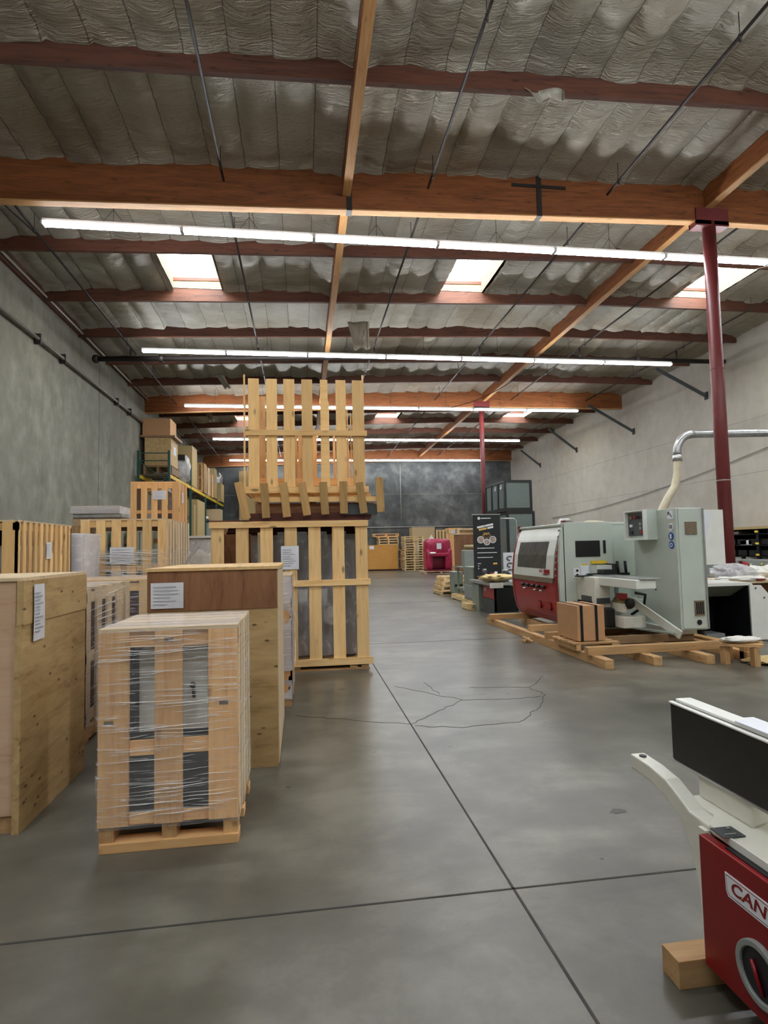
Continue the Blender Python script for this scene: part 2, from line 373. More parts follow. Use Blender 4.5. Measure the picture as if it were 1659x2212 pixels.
for x, y, a, b in ((1.68, 3.03, .05, .03), (.5, 4.2, .012, .008), (1.05, 4.2, .015, .008), (1.75, 5.6, .05, .012), (1.98, 5.55, .02, .012), (2.0, 4.95, .03, .012), (1.95, 4.6, .02, .01), (1.15, 7.2, .12, .01), (1.35, 2.6, .012, .01), (1.55, 2.45, .012, .01), (-.1, 3.7, .02, .012), (.4, 6.1, .03, .015)):
    mb = MB(); n = 14; vs = [(x+math.cos(2*PI*k/n)*a*random.uniform(.6, 1.1), y+math.sin(2*PI*k/n)*b*random.uniform(.6, 1.2), .0014) for k in range(n)]
    mb.add(vs, [tuple(range(n))]); mb.build('floor_spot', 'spot', floor)
wl = struct('wall_left', MB().box(XL-.3, XL, YF, YB, 0, 8.9), 'wall_l')
for y in (5.0, 12.2, 19.5, 26.7, 34): MB().box(XL-.01, XL+.002, y-.012, y+.012, 0, 8).build('panel_joint', 'joint', wl)
MB().box(XL, XL+.09, 6, YB, 7.86, 8.12).build('ledger_board', 'purlin', wl)
wr = struct('wall_right', MB().box(XR, XR+.3, YF, YB, 0, 9.2), 'wall_r')
for z in (1.9, 3.7, 5.5): MB().box(XR-.002, XR+.01, YF, YB, z-.006, z+.006).build('panel_joint', 'wall_l', wr)
wb = struct('wall_back', MB().box(XL-.3, XR+.3, YB, YB+.3, 0, 8.9), 'wall_b')
for x in (.6,): MB().box(x-.015, x+.015, YB-.006, YB+.01, 0, 8).build('panel_joint', 'joint', wb)
MB().box(XL, XR, YB-.004, YB+.01, 5.18, 5.2).build('panel_joint', 'wall_l', wb)
struct('wall_front', MB().box(XL-.3, XR+.3, YF-.3, YF, 0, 8.9), 'wall_l')
# ceiling deck with holes for the skylights
SKX = (-2.6, 4.45, 11.5)
SKY = ((-1.8, .64), (12.84, 15.28), (27.48, 29.92))  # first skylight row is out of view behind the camera, added for light
ceil = MB()
def deckbox(x0, x1, y0, y1):
    n = 3
    for i in range(n):
        a, b = x0+(x1-x0)*i/n, x0+(x1-x0)*(i+1)/n
        vs = [(x, y, R(x, y)+.52+dz) for dz in (0, .08) for y in (y0, y1) for x in (a, b)]
        ceil.add(vs, [(0, 2, 3, 1), (4, 5, 7, 6), (0, 1, 5, 4), (1, 3, 7, 5), (3, 2, 6, 7), (2, 0, 4, 6)])
ys = [YF-.3]+[v for s_ in SKY for v in s_]+[YB+.3]
for i in range(7):
    if i in (1, 3, 5):
        xs = [XL-.3]
        for c in SKX: xs += [c-.62, c+.62]
        xs.append(XR+.3)
        for a, b in zip(xs[::2], xs[1::2]): deckbox(a, b, ys[i]+(.1), ys[i+1]-.1)
        deckbox(XL-.3, XR+.3, ys[i], ys[i]+.1); deckbox(XL-.3, XR+.3, ys[i+1]-.1, ys[i+1])
    else: deckbox(XL-.3, XR+.3, ys[i], ys[i+1])
ceil = struct('ceiling', ceil, 'darkwood')
# foil faced insulation sagging between the purlins
rows = [5.52+DP*k for k in range(14)]
bays = ((XL, BX[0]-.08), (BX[0]+.08, BX[1]-.08), (BX[1]+.08, XR))
for ri, (ya, yb) in enumerate(zip(rows, rows[1:]+[YB])):
    if yb-ya < .5: continue
    for bi, (xa, xb) in enumerate(bays):
        sky = any(abs(ya-s[0]) < .2 for s in SKY); cx = SKX[bi]
        near = ri < 5; nx = int((xb-xa)/(.055 if near else .09)); ny = 26 if near else 16
        ph = random.random()*6; ragged = [random.uniform(0, .10) for _ in range(20)]; amp = [random.uniform(.04, .12) for _ in range(20)]; tilt = [random.uniform(-.07, .07) for _ in range(20)]
        y0, y1 = ya+.05, yb-.05
        sk = (cx-xa)/(xb-xa), .62/(xb-xa)
        def fn(u, v):
            x = xa+(xb-xa)*u; y = y0+(y1-y0)*v; k = (x-xa)/.61; ki = min(19, int(k))
            z = R(x, y)+.36 - abs(math.sin(PI*k))**.6*amp[ki]*(math.sin(PI*v)**.5*.8+.3)
            edge = max(0, 1-min(v, 1-v)*9); z -= edge*edge*(.05+ragged[ki]*.6)
            z += .04*noise.noise((x*1.7+ph, y*1.3, 3.1))+.035*noise.noise((x*3.5+ph, y*6.5, 1.7+ki))+tilt[ki]*(k-ki-.5)
            if u < .03 or u > .97: z -= .12*(1-min(u, 1-u)/.03)
            if sky:
                d = abs(x-cx)-.62
                if d < .3 and d > -.1: z += 0
            return (x, y, z)
        mb = MB(); mb.grid(fn, nx, ny, skip=(lambda u, v: sky and abs(u-sk[0]) < sk[1]+.002) if sky else None)
        mb.g = [Vector(((g_.x-xa)/.61, g_.y, g_.z)) for g_ in mb.g]
        mb.build('insulation_blanket', 'foil', ceil)
# skylights: shaft walls, siding lines, frame bars and the daylight pane
n = 0
for (ya, yb) in SKY:
    for cx in SKX:
        n += 1; z0 = R(cx, ya)+.30; z1 = z0+.72
        s = thing('window_%d' % n, None, None, (cx, ya, z0)); s['kind'] = 'structure'
        mb = MB(); a, b, c, d = cx-.61, cx+.61, ya+.06, yb-.06
        mb.box(a-.02, a, c, d, z0, z1).box(b, b+.02, c, d, z0, z1).box(a, b, c-.02, c, z0, z1).box(a, b, d, d+.02, z0, z1)
        mb.build('window_shaft', 'shaft', s)
        mb = MB()
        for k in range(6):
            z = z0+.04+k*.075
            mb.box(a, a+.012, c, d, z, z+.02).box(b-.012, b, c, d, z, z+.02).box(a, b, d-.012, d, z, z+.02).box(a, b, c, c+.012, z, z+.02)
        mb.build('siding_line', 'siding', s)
        mb = MB().box(cx-.01, cx+.01, c, d, z0+.46, z0+.48).box(a, b, (c+d)/2-.01, (c+d)/2+.01, z0+.46, z0+.48); mb.build('window_bar', 'shaft', s)
        MB().box(a-.02, b+.02, c-.02, d+.02, z1, z1+.03).build('window_pane', 'sky', s)
# girders, beams and purlins
def tbeam(name, label, cat, mat, x0, x1, y, lo, hi, wd, group, edge=None):
    t = thing(name, label, cat, ((x0+x1)/2, y, R(x0, y)+lo), 0, group)
    mb = MB(); h = hi-lo
    mb.beam((x0, y, R(x0, y)+(lo+hi)/2), (x1, y, R(x1, y)+(lo+hi)/2), wd, h); mb.build('timber', mat, t)
    if edge: mb = MB().beam((x0, y, R(x0, y)+lo-.012), (x1, y, R(x1, y)+lo-.012), wd, .024); mb.build('underside_lamination', edge, t)
    return t
BN = ('left', 'middle', 'right')
for gi, (gy, nm) in enumerate(((G1, 'nearest'), (G2, 'second'), (G3, 'rearmost'))):
    for (a, b), bn in zip(((XL, .98), (.98, 8.25), (8.25, XR)), BN):
        t = tbeam('glulam_girder', 'deep orange brown glulam girder, %s one across the hall, part over the %s bay' % (nm, bn), 'beam', 'glulam', a, b, gy, -.43, .40, .17, 'glulam girders across the hall', 'glulam_edge')
        if bn != 'right' and gi == 0:
            x = .95 if bn == 'left' else 4.65
            z = R(x, gy); MB().box(x-.05, x+.05, gy-.10, gy-.085, z-.43, z+.38).box(x-.05, x+.05, gy-.10, gy+.10, z-.465, z-.43).build('steel_strap', 'steel_dark', t)
            if x > 2:
                MB().box(x-.55, x+.55, gy-.104, gy-.088, z+.10, z+.16).build('strap_plate', 'steel_dark', t)
def lbeam(label, x, y0, y1):
    t = thing('roof_beam', label, 'beam', (x, y0, R(x, y0)-.17), 0, 'long beams running down the hall')
    MB().beam((x, y0, R(x, y0)+.12), (x, y1, R(x, y1)+.12), .15, .60).build('timber', 'glulam', t)
    MB().beam((x, y0, R(x, y0)-.19), (x, y1, R(x, y1)-.19), .15, .02).build('underside_lamination', 'glulam_edge', t)
for x, xn in ((BX[0], 'left'), (BX[1], 'right')):
    for y0, y1, yn in ((2, G1-.1, 'in front of the nearest girder'), (G1+.1, G2-.1, 'between the nearest and second girders'), (G2+.1, G3-.1, 'beyond the second girder')):
        lbeam('brown timber beam running away from the camera, %s line, %s' % (xn, yn), x, y0, y1)
pz = [(5.52, 'second in front of the nearest girder'), (7.96, 'just in front of the nearest girder')] + [(G1+DP*k, '%s beyond the nearest girder' % ORD[k-1]) for k in range(1, 6)] + [(G2+DP*k, '%s beyond the second girder' % ORD[k-1]) for k in range(1, 6)]
for y, yn in pz:
    for (a, b), bn in zip(((XL, BX[0]-.08), (BX[0]+.08, BX[1]-.08), (BX[1]+.08, XR)), BN):
        t = tbeam('roof_purlin', 'reddish brown roof purlin over the %s bay, %s' % (bn, yn), 'purlin', 'purlin', a, b, y, 0, .44, .09, 'roof purlins')
# big loose insulation flaps
def flap(label, x, y, wd, hh, lean, sx=0):
    def fn(u, v):
        return (x+(u-.5)*wd*(1-.25*v)+sx*v, y+lean*v+.05*math.sin(u*6), R(x, y)+.02-hh*v+.05*math.sin(u*9+v*4)*v)
    o = MB().grid(fn, 12, 10).build('insulation_flap', 'foil', ceil); s = o.modifiers.new('s', 'SOLIDIFY'); s.thickness = .004
flap('torn silver insulation sheet hanging down beside the left roof beam', 1.72, 16.6, .62, .85, -.1, .1)
flap('pointed silver insulation corner drooping from the front purlin at upper right', 3.7, 7.88, .62, .16, 0, .1)
flap('triangular foil scrap hanging in the left bay above the storage rack', -4.1, 26.2, .3, .55, 0, .25)
flap('pale foil strip hanging in the left bay behind the second light row', -2.9, 21.4, .3, .5, 0, .3)
# columns
def column(y, x, wdt, label):
    t = thing('steel_column', label, 'column', (x, y, 0)); zt = R(x, y)-.43
    MB().tube([(x, y, .03), (x, y, zt-.02)], wdt/2, 24).build('post', 'col', t)
    MB().box(x-.2, x+.2, y-.2, y+.2, 0, .03).build('base_plate', 'col', t)
    MB().box(x-.36, x+.36, y-.12, y-.088, zt-.1, zt+.24).box(x-.36, x+.36, y+.088, y+.12, zt-.1, zt+.24).box(x-.36, x+.36, y-.12, y+.12, zt-.13, zt-.02).build('saddle_bracket', 'col', t)
    for z in (4.9, 2.65, 1.0): MB().disc((x, y, z), wdt/2+.006, 2, .02, 24).build('strap_band', 'silver' if z < 4 else 'col', t)
column(G1, 8.32, .25, 'oxide red round steel column nearest the camera, under the front girder')
column(G2, 8.13, .21, 'oxide red steel column far down the hall behind the banner')
# sprinkler pipes
def R2(x, y): return R(x, y)-.12
for x, nm in ((-5.1, 'leftmost'), (-1.28, 'second from left'), (2.4, 'third from left'), (5.95, 'third from right'), (9.5, 'second from right'), (13.1, 'rightmost')):
    for y0, y1, yn in ((2.5, G1-.3, 'in front of the nearest girder'), (G1+.3, G2-.15, 'between the two girders'), (G2+.15, G3-.2, 'beyond the second girder')):
        t = thing('sprinkler_pipe', 'thin black sprinkler pipe, %s line, %s' % (nm, yn), 'pipe', (x, y0, R2(x, y0)), 0, 'sprinkler branch lines')
        pts = [(x, y0, R2(x, y0)), (x, y1, R2(x, y1))]
        MB().tube(pts, .024, 8).build('pipe', 'pipe', t)
        y = y0+1.1
        while y < y1:
            MB().tube([(x, y, R2(x, y)-.07), (x, y, R2(x, y)+.03)], .022, 8).tube([(x, y, R2(x, y)), (x, y, R2(x, y)+.35)], .006, 6).build('sprinkler_head', 'pipe', t); y += 3.05
t = thing('sprinkler_main', 'thick black sprinkler main crossing the hall above the second light row', 'pipe', (0, 18.3, 7.6))
MB().tube([(-6.2, 18.3, 7.36), (4, 18.3, 7.68), (15, 18.3, 7.8)], .08, 12).build('pipe', 'pipe', t)
for x in (-6.1, -4.2, 3.9, 11.6): 
    z = 7.36+(x+6.2)*.0314 if x < 4 else 7.68+(x-4)*.011
    MB().tube([(x-.06, 18.3, z), (x+.06, 18.3, z)], .125, 14).build('coupling', 'pipe', t)
for x in (-5.1, -1.28, 2.4, 5.95, 9.5, 13.1):
    z = 7.36+(x+6.2)*.0314 if x < 4 else 7.68+(x-4)*.011
    MB().tube([(x, 18.3, z), (x, 18.3, R2(x, 18.3))], .03, 8).build('riser', 'pipe', t)
t = thing('conduit_pipe', 'grey steel conduit running high along the left concrete wall', 'pipe', (-6.3, 5, 6.72))
MB().tube([(-6.3, 4, 6.73), (-6.3, 39.4, 6.73)], .045, 10).build('pipe', 'pipe_grey', t)
for y in (14.9, 16.4, 21.0, 22.5, 27.5, 29.5, 34, 37): MB().box(-6.4, -6.24, y-.02, y+.02, 6.6, 6.86).build('pipe_clamp', 'steel_dark', t)
t = thing('conduit_pipe', 'thin white conduit running along the foot of the roof on the left wall', 'pipe', (-6.28, 8, 8.0))
MB().tube([(-6.27, 8, 7.98+.03), (-6.27, 39, 7.66)], .03, 8).build('pipe', 'silver', t)
t = thing('wall_pipe', 'grey pipe running horizontally across the dark rear wall above the crates', 'pipe', (3, 39.55, 2.9))
MB().tube([(-5.8, 39.58, 2.88), (13.6, 39.58, 2.88)], .045, 8).build('pipe', 'grey', t)
t = thing('wall_pipe', 'thin pale vertical conduit on the rear wall left of the far column', 'pipe', (4.9, 39.6, 2.9)); 
MB().tube([(6.87, 39.62, 2.9), (6.87, 39.62, 7.3)], .03, 8).build('pipe', 'grey', t)
t = thing('wall_pipe', 'thin pale vertical conduit on the rear wall left of the tall pallets', 'pipe', (-3.4, 39.6, .2)); 
MB().tube([(-3.55, 39.62, 0.0), (-3.55, 39.62, 7.3)], .035, 8).build('pipe', 'grey', t)
for (ax, az, bz, y, nm) in ((13.0, 7.8, 6.84, 19.3, 'nearest'), (12.8, 7.66, 6.48, 24.1, 'second'), (13.35, 7.75, 6.58, 29.6, 'third'), (13.7, 7.4, 6.45, 34.5, 'farthest')):
    t = thing('seismic_brace', 'dark steel diagonal brace from roof to right wall, %s one' % nm, 'brace', (XR, y, bz), 0, 'diagonal braces on the right wall')
    MB().beam((ax, y, az), (XR-.03, y, bz), .10, .09).build('strut', 'greyd', t)
    MB().box(XR-.03, XR, y-.09, y+.09, bz-.14, bz+.14).build('wall_plate', 'steel_dark', t)
# cables
def cable(label, pts, r=.012, mat='steel_dark'):
    o = MB().tube(pts, r, 6).build('hanging_cable', mat); tag(o, label, 'cable')
def sag(a, b, s, n=12): return [tuple(Vector(a).lerp(Vector(b), i/n)-Vector((0, 0, s*4*(i/n)*(1-i/n)))) for i in range(n+1)]
cable('grey cable sagging along the white right wall above the machines', sag((14.9, 33, 3.05), (14.9, 15, 4.7), .35), .015, 'grey')
cable('thin white cord dropping from the roof at far right onto the machines', [(9.6, 12.3, 8.88), (9.9, 12.2, 7.7), (11.2, 12, 8.0), (11.3, 12, 5.6), (11.4, 12, 4.0)], .008, 'white')
cable('black flexible cable looping below the right long beam', sag((8.6, 20, 8.1), (6.2, 23, 7.2), .25), .014)
cable('thin black conduit slanting across the left bay near the front light row', [(-5.6, 10.8, 8.1), (-5.2, 12.5, 7.95), (-4.9, 18.2, 7.5)], .016, 'steel_dark')
# fluorescent light rows
RN = (('front', 10.886, -4.573, 8, 7.43), ('second', 17.68, -4.626, 7, 7.43), ('third', 24.28, -4.68, 7, 7.42), ('fourth', 31.5, -4.62, 7, 7.42), ('fifth', 38.5, -4.6, 7, 7.36), ('outermost near', 4.2, -4.6, 8, 7.5), ('behind-camera', -2.6, -4.6, 8, 7.5))
proto = None
for rn, y, x0, cnt, z in RN:
    for k in range(cnt):
        if proto is None:
            t = thing('strip_light', 'x', 'light', (0, 0, 0), 0, 'fluorescent strip lights'); t.matrix_basis = Matrix.Identity(4)
            MB().prism([(-.045, .03), (-.035, .1), (.035, .1), (.045, .03)], 0, -1.215, 1.215).build('housing', 'fixture', t)
            for s in (-1, 1): MB().tube([(-1.19, s*.042, .0), (1.19, s*.042, .0)], .026, 10).build('tube', 'tube', t)
            [MB().box(q_, q_+.03, -.08, .08, -.03, .04).build('end_cap', 'fixture', t) for q_ in (-1.22, 1.19)]
            MB().tube([(0, 0, .1), (0, 0, .85)], .005, 6).tube([(0, 0, .35), (-.18, 0, .1)], .004, 6).tube([(0, 0, .35), (.18, 0, .1)], .004, 6).build('hanger_wire', 'steel_dark', t)
            proto = t
        else: t = dup(proto)
        t.location = (x0+2.44*(k+.5), y, z)
        t['label'] = 'lit fluorescent strip light, %s from the left in the %s row across the hall' % (ORD[k], rn)
        t['group'] = 'strip lights in the %s row' % rn
# ------------------------------------------------------------------ crates and pallets, left side
def slats(mb, side, c, a0, a1, z0, z1, n, sw, th=.02, rails=(), rh=.08, inside=1, rail_out=0):
    # vertical slats in a plane; side 'x' = plane of constant y (front/back), side 'y' = plane of constant x
    for i in range(n):
        p = a0 + (a1-a0-sw)*i/max(1, n-1)
        if side == 'x': mb.box(p, p+sw, c, c+th*inside, z0, z1)
        else: mb.box(c, c+th*inside, p, p+sw, z0, z1)
    for rz in rails:
        o = -th*inside if rail_out else th*inside
        if side == 'x': mb.box(a0, a1, c+o, c+o+th*inside, rz, rz+rh)
        else: mb.box(c+o, c+o+th*inside, a0, a1, rz, rz+rh)
    return mb
def pallet_mb(x0, x1, y0, y1, z0, h=.12, mb=None, along='y', tk=.16):
    mb = mb or MB(); t = h*tk; wd = .09
    if along == 'y':   # runners run in y, boards across x
        for k in range(3):
            x = x0+(x1-x0-wd)*k/2; mb.box(x, x+wd, y0, y1, z0+t, z0+h-t)
        n = max(3, int((y1-y0)/.2))
        for k in range(n):
            y = y0+(y1-y0-.09)*k/(n-1); mb.box(x0, x1, y, y+.09, z0+h-t, z0+h)
        for k in range(3):
            y = y0+(y1-y0-.09)*k/2; mb.box(x0, x1, y, y+.09, z0, z0+t)
    else:
        for k in range(3):
            y = y0+(y1-y0-wd)*k/2; mb.box(x0, x1, y, y+wd, z0+t, z0+h-t)
        n = max(3, int((x1-x0)/.2))
        for k in range(n):
            x = x0+(x1-x0-.09)*k/(n-1); mb.box(x, x+.09, y0, y1, z0+h-t, z0+h)
        for k in range(3):
            x = x0+(x1-x0-.09)*k/2; mb.box(x, x+.09, y0, y1, z0, z0+t)
    return mb
def shell(x0, x1, y0, y1, z0, z1, amp=.008, n=14, top=True, bulge=0.0, seed=0.0):
    # a crinkled closed film skin: four sides in one mesh (top made separately)
    mb = MB()
    def j(p):
        q = Vector(p)*9+Vector((seed, 0, 0)); return Vector((noise.noise(q), noise.noise(q+Vector((9, 3, 1))), noise.noise(q+Vector((2, 8, 4)))*.5))*amp
    def side(a, b, out):
        a, b = Vector(a), Vector(b)
        def fn(u, v):
            p = a.lerp(b, u); p.z = z0+(z1-z0)*v
            return p + Vector(out)*(.006+bulge*math.sin(PI*u)*math.sin(PI*v)) + j(p)
        mb.grid(fn, n, n)
    side((x0, y0, 0), (x1, y0, 0), (0, -1, 0)); side((x1, y0, 0), (x1, y1, 0), (1, 0, 0))
    side((x1, y1, 0), (x0, y1, 0), (0, 1, 0)); side((x0, y1, 0), (x0, y0, 0), (-1, 0, 0))
    tb = MB(); tb.grid(lambda u, v: Vector((x0+(x1-x0)*u, y0+(y1-y0)*v, z1+.008))+j((x0+(x1-x0)*u, y0+(y1-y0)*v, z1)), n, n)
    return mb, tb
def lumpy(mb, c, r, amp=.25, freq=2.0, nu=24, nv=16, seed=0, squash=None):
    c = Vector(c); sx, sy, sz = r
    def fn(u, v):
        th = 2*PI*u; ph = PI*v; d = Vector((math.sin(ph)*math.cos(th), math.sin(ph)*math.sin(th), math.cos(ph)))
        k = 1+amp*noise.noise(d*freq+Vector((seed, 0, 0)))+amp*.4*noise.noise(d*freq*3+Vector((seed, 4, 0)))
        if squash: d = Vector([math.copysign(abs(q)**squash, q) for q in d])
        return c+Vector((d.x*sx, d.y*sy, d.z*sz))*k
    return mb.grid(fn, nu, nv)

def folds(parent, n, x0, x1, y, z0, z1, axis=0, r=.0014, slope=.08):
    # glossy white threads shaped as film folds, added to draw glint lines on wrapped faces
    mb = MB()
    for i in range(n):
        z = random.uniform(z0, z1); L = random.uniform(.12, .8)*(x1-x0); a = random.uniform(x0, x1-L); s = random.uniform(-.01, slope); q = random.uniform(.6, 1.5)*r; ph = random.random()*9
        pts = []
        for k in range(9):
            u = k/8; zz = z+s*L*u+.003*math.sin(ph+u*6); pts.append((a+L*u, y, zz) if axis == 0 else (y, a+L*u, zz))
        mb.tube(pts, q, 5, rs=[q*math.sin(PI*(.05+.9*k/8)) for k in range(9)])
    return mb.build('film_glint_folds', 'film_gloss', parent)
# front wrapped crate
x0, x1, y0, y1, zt = -1.0, -.33, 3.07, 3.74, 1.06
t = thing('slatted_crate', 'pale wooden slatted crate in clear stretch film, nearest the camera, with machine inside', 'crate', (-.665, 3.07, 0))
mb = MB()
for a, b in ((x0, x0+.145), (-.735, -.60), (-.475, x1)): mb.box(a, b, y0, y0+.018, .12, zt)
mb.build('front_slats', 'pine_orange', t, bev=.002)
MB().box(x0, x1, y0+.018, y0+.04, .98, zt).box(x0, x1, y0+.018, y0+.04, .45, .52).box(x0, x1, y0+.018, y0+.04, .12, .17).build('front_rails', 'pine_orange', t)
mb = MB(); slats(mb, 'y', x1, y0+.02, y1, .1, zt, 5, .10, .018, (.14, .5, .96), .08, -1); mb.build('side_slats', 'pine_pale', t)
mb = MB(); slats(mb, 'y', x0, y0+.02, y1, .1, zt, 5, .10, .018, (.14, .5, .96), .08, 1); mb.build('side_slats', 'pine_pale', t)
mb = MB(); slats(mb, 'x', y1, x0+.02, x1-.02, .1, zt, 4, .10, .018, (.14, .5, .96), .08, -1); mb.build('back_slats', 'pine_pale', t)
mb = MB()
for k in range(5): yy = y0+.0+k*.137; mb.box(x0, x1, yy, yy+.118, zt, zt+.016)
mb.build('top_boards', 'pine_pale', t)
mb = MB()
for x in (x0+.005, -.70, x1-.075):
    for y in (y0+.01, (y0+y1)/2, y1-.1): mb.box(x, x+.07, y, y+.09, .045, .12)
mb.build('pallet_blocks', 'lumber', t)
mb = MB().box(x0+.01, x1, y0-.005, y0+.09, 0, .045).box(x0+.01, x1, y1-.1, y1, 0, .045).box(x0+.01, x1, 3.35, 3.44, 0, .045)
for y in (y0+.03, 3.36, y1-.12): mb.box(x0+.01, x1-.01, y+.02, y+.1, .105, .12)
mb.build('pallet_boards', 'pine_orange', t, bev=.002)
f, tp = shell(x0, x1, y0-.002, y1, .11, zt+.012, .008); f.build('stretch_film', 'film', t); tp.build('film_top', 'film_top', t)
folds(t, 64, -1.0, -.33, 3.058, .16, 1.04); folds(t, 22, 3.08, 3.72, -.320, .16, 1.04, 1)
for (x, z) in ((-.665, 1.015), (-.95, .62), (-.40, .69)):
    MB().box(x-.022, x+.022, y0-.0015, y0, z-.010, z+.010).build('ink_stamp', 'stampink', t)
t = thing('electrical_cabinet', 'white cabinet with handle seen inside the nearest wrapped crate', 'machine', (-.665, 3.2, .12))
MB().box(-.84, -.50, 3.19, 3.55, .53, .95).build('cabinet_body', 'white', t, bev=.008)
dr = MB().box(-.62, -.49, 3.172, 3.19, .54, .93).build('door', 'white', t, bev=.004)
MB().tube([(-.565, 3.165, .76), (-.56, 3.155, .70)], .008, 8).tube([(-.567, 3.172, .765), (-.567, 3.155, .765)], .014, 10).build('handle', 'steel_dark', dr)
MB().box(-.92, -.42, 3.22, 3.62, .125, .50).build('machine_base', 'greyd', t, bev=.01)
MB().box(-.95, -.87, 3.22, 3.6, .55, .96).build('side_guard', 'black', t, bev=.004)

# big plywood crate at left edge
t = thing('plywood_crate', 'large plywood crate at left edge with printed sheet on its side', 'crate', (-2.1, 3.38, 0))
MB().box(-2.9, -1.52, 3.38, 3.40, .09, 1.315).build('front_panel', 'ply_pink', t)
MB().box(-1.515, -1.48, 3.36, 4.28, .0, 1.08, ga=1).build('side_panel', 'ply', t)
MB().box(-1.508, -1.474, 3.36, 4.28, 1.08, 1.315).build('side_panel', 'ply', t)
MB().box(-2.9, -1.478, 3.37, 4.28, 1.315, 1.333).build('top_panel', 'pine_pale', t)
MB().box(-2.9, -1.52, 4.25, 4.27, .09, 1.31).build('back_panel', 'ply', t)
MB().box(-2.9, -2.88, 3.4, 4.27, .09, 1.31).build('side_panel', 'ply', t)
MB().box(-1.63, -1.52, 3.39, 4.26, 0, .09).box(-2.2, -2.1, 3.39, 4.26, 0, .09).box(-2.85, -2.75, 3.39, 4.26, 0, .09).build('skid_runner', 'lumber', t)
paper(t, facing_pos_x(-1.470, 3.53, 1.135), .135, .31, 12, 'shipping_label')
MB().box(-1.70, -1.66, 3.372, 3.38, .62, .72).build('spray_mark', 'orange', t)

# brown topped plywood crate
t = thing('plywood_crate', 'plywood crate with reddish brown upper front panel, behind the nearest wrapped crate', 'crate', (-.6, 4.07, 0))
MB().box(-1.02, -.17, 4.06, 4.075, 1.06, 1.325, ga=2).build('upper_front_panel', 'ply_brown', t)
MB().box(-1.02, -.17, 4.065, 4.085, .0, 1.06, ga=0).build('lower_front_panel', 'ply', t)
MB().box(-.185, -.165, 4.07, 5.2, .02, 1.325).build('side_panel', 'pine_pale', t)
MB().box(-1.02, -1.0, 4.08, 5.2, .02, 1.325).build('side_panel', 'ply_brown', t)
MB().box(-1.02, -.17, 5.18, 5.2, .02, 1.325).build('back_panel', 'ply', t)
MB().box(-1.035, -.155, 4.05, 5.21, 1.325, 1.345).build('top_panel', 'pine', t)
paper(t, facing_neg_y(-.89, 4.055, 1.165), .21, .17, 6, 'shipping_label')

# film wrapped crate behind it (only its right side shows)
t = thing('wrapped_crate', 'narrow film wrapped crate between the brown topped crate and the tall slatted crate', 'crate', (-.4, 5.55, 0))
mb = MB(); slats(mb, 'x', 5.56, -.75, -.10, .08, 1.2, 4, .11, .018, (.1, 1.1), .08, 1); slats(mb, 'y', -.10, 5.56, 6.4, .08, 1.2, 5, .1, .018, (.1, .2, 1.1), .08, -1); mb.build('slat_panels', 'pine_orange', t)
MB().box(-.75, -.10, 5.56, 6.4, 1.2, 1.215).build('top_panel', 'pine_pale', t)
MB().box(-.19, -.11, 5.57, 5.66, 0, .08).box(-.74, -.66, 5.57, 5.66, 0, .08).box(-.19, -.11, 6.3, 6.39, 0, .08).box(-.74, -.66, 6.3, 6.39, 0, .08).build('pallet_feet', 'lumber', t)
MB().box(-.7, -.16, 5.6, 6.36, .1, 1.15).build('wrapped_load', 'plastic_gray', t)
f, tp = shell(-.75, -.10, 5.56, 6.4, .33, 1.2, .018); f.build('stretch_film', 'film_thick', t); tp.build('film_top', 'film_top', t)
folds(t, 60, -.75, -.10, 5.535, .34, 1.18, 0, .003); folds(t, 25, 5.57, 6.38, -.075, .34, 1.18, 1, .003)
f, tp = shell(-.75, -.10, 5.56, 6.4, .07, .24, .015, 10); f.build('lower_film_band', 'film_thick', t)

# tall slatted crate
X0, X1, Y0, Y1, ZT = -1.06, .80, 7.08, 8.45, 1.80
t = thing('slatted_crate', 'tall pine slatted crate carrying the stacked pallet crates, paper sheet on front', 'crate', (-.1, 7.1, 0))
mb = MB()
for k in range(7):
    p = X0+.0+k*.2855; mb.box(p, p+.148, Y0, Y0+.02, .1, ZT-.03)
mb.build('front_slats', 'pine', t, bev=.002)
MB().box(X0-.02, X1+.01, Y0-.022, Y0, ZT-.075, ZT).box(X0-.01, X1+.03, Y0-.022, Y0, 1.01, 1.085).box(X0-.01, X1+.04, Y0-.022, Y0, .06, .145).build('front_rails', 'pine', t, bev=.002)
mb = MB(); slats(mb, 'y', X1, Y0+.02, Y1, .1, ZT, 6, .14, .02, (.1, 1.0, ZT-.09), .08, -1); mb.build('side_slats', 'pine', t)
mb = MB(); slats(mb, 'y', X0, Y0+.02, Y1, .1, ZT, 6, .14, .02, (.1, 1.0, ZT-.09), .08, 1); mb.build('side_slats', 'pine', t)
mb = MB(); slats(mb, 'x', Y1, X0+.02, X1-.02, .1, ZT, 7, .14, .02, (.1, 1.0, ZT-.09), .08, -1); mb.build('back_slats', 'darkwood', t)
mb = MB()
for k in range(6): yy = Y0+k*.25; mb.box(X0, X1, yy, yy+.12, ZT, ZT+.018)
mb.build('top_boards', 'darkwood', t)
MB().box(X0, X1, Y0, Y1, .075, .1).build('base_deck', 'lumber', t)
mb = MB()
for x in (X0+.05, -.12, .56, .70): mb.box(x, x+.09, Y0+.0, Y0+.12, .0+.02, .075).box(x, x+.09, Y1-.12, Y1, .02, .075)
mb.box(X0, X1, Y0+.01, Y0+.1, 0, .02).box(X0, X1, Y1-.1, Y1, 0, .02); mb.build('pallet_feet', 'lumber', t)
paper(t, facing_neg_y(-.14, Y0-.006, 1.36), .21, .28, 8, 'shipping_label')
t = thing('crated_machine', 'grey machine under clear plastic inside the tall slatted crate', 'machine', (0, 7.6, .1))
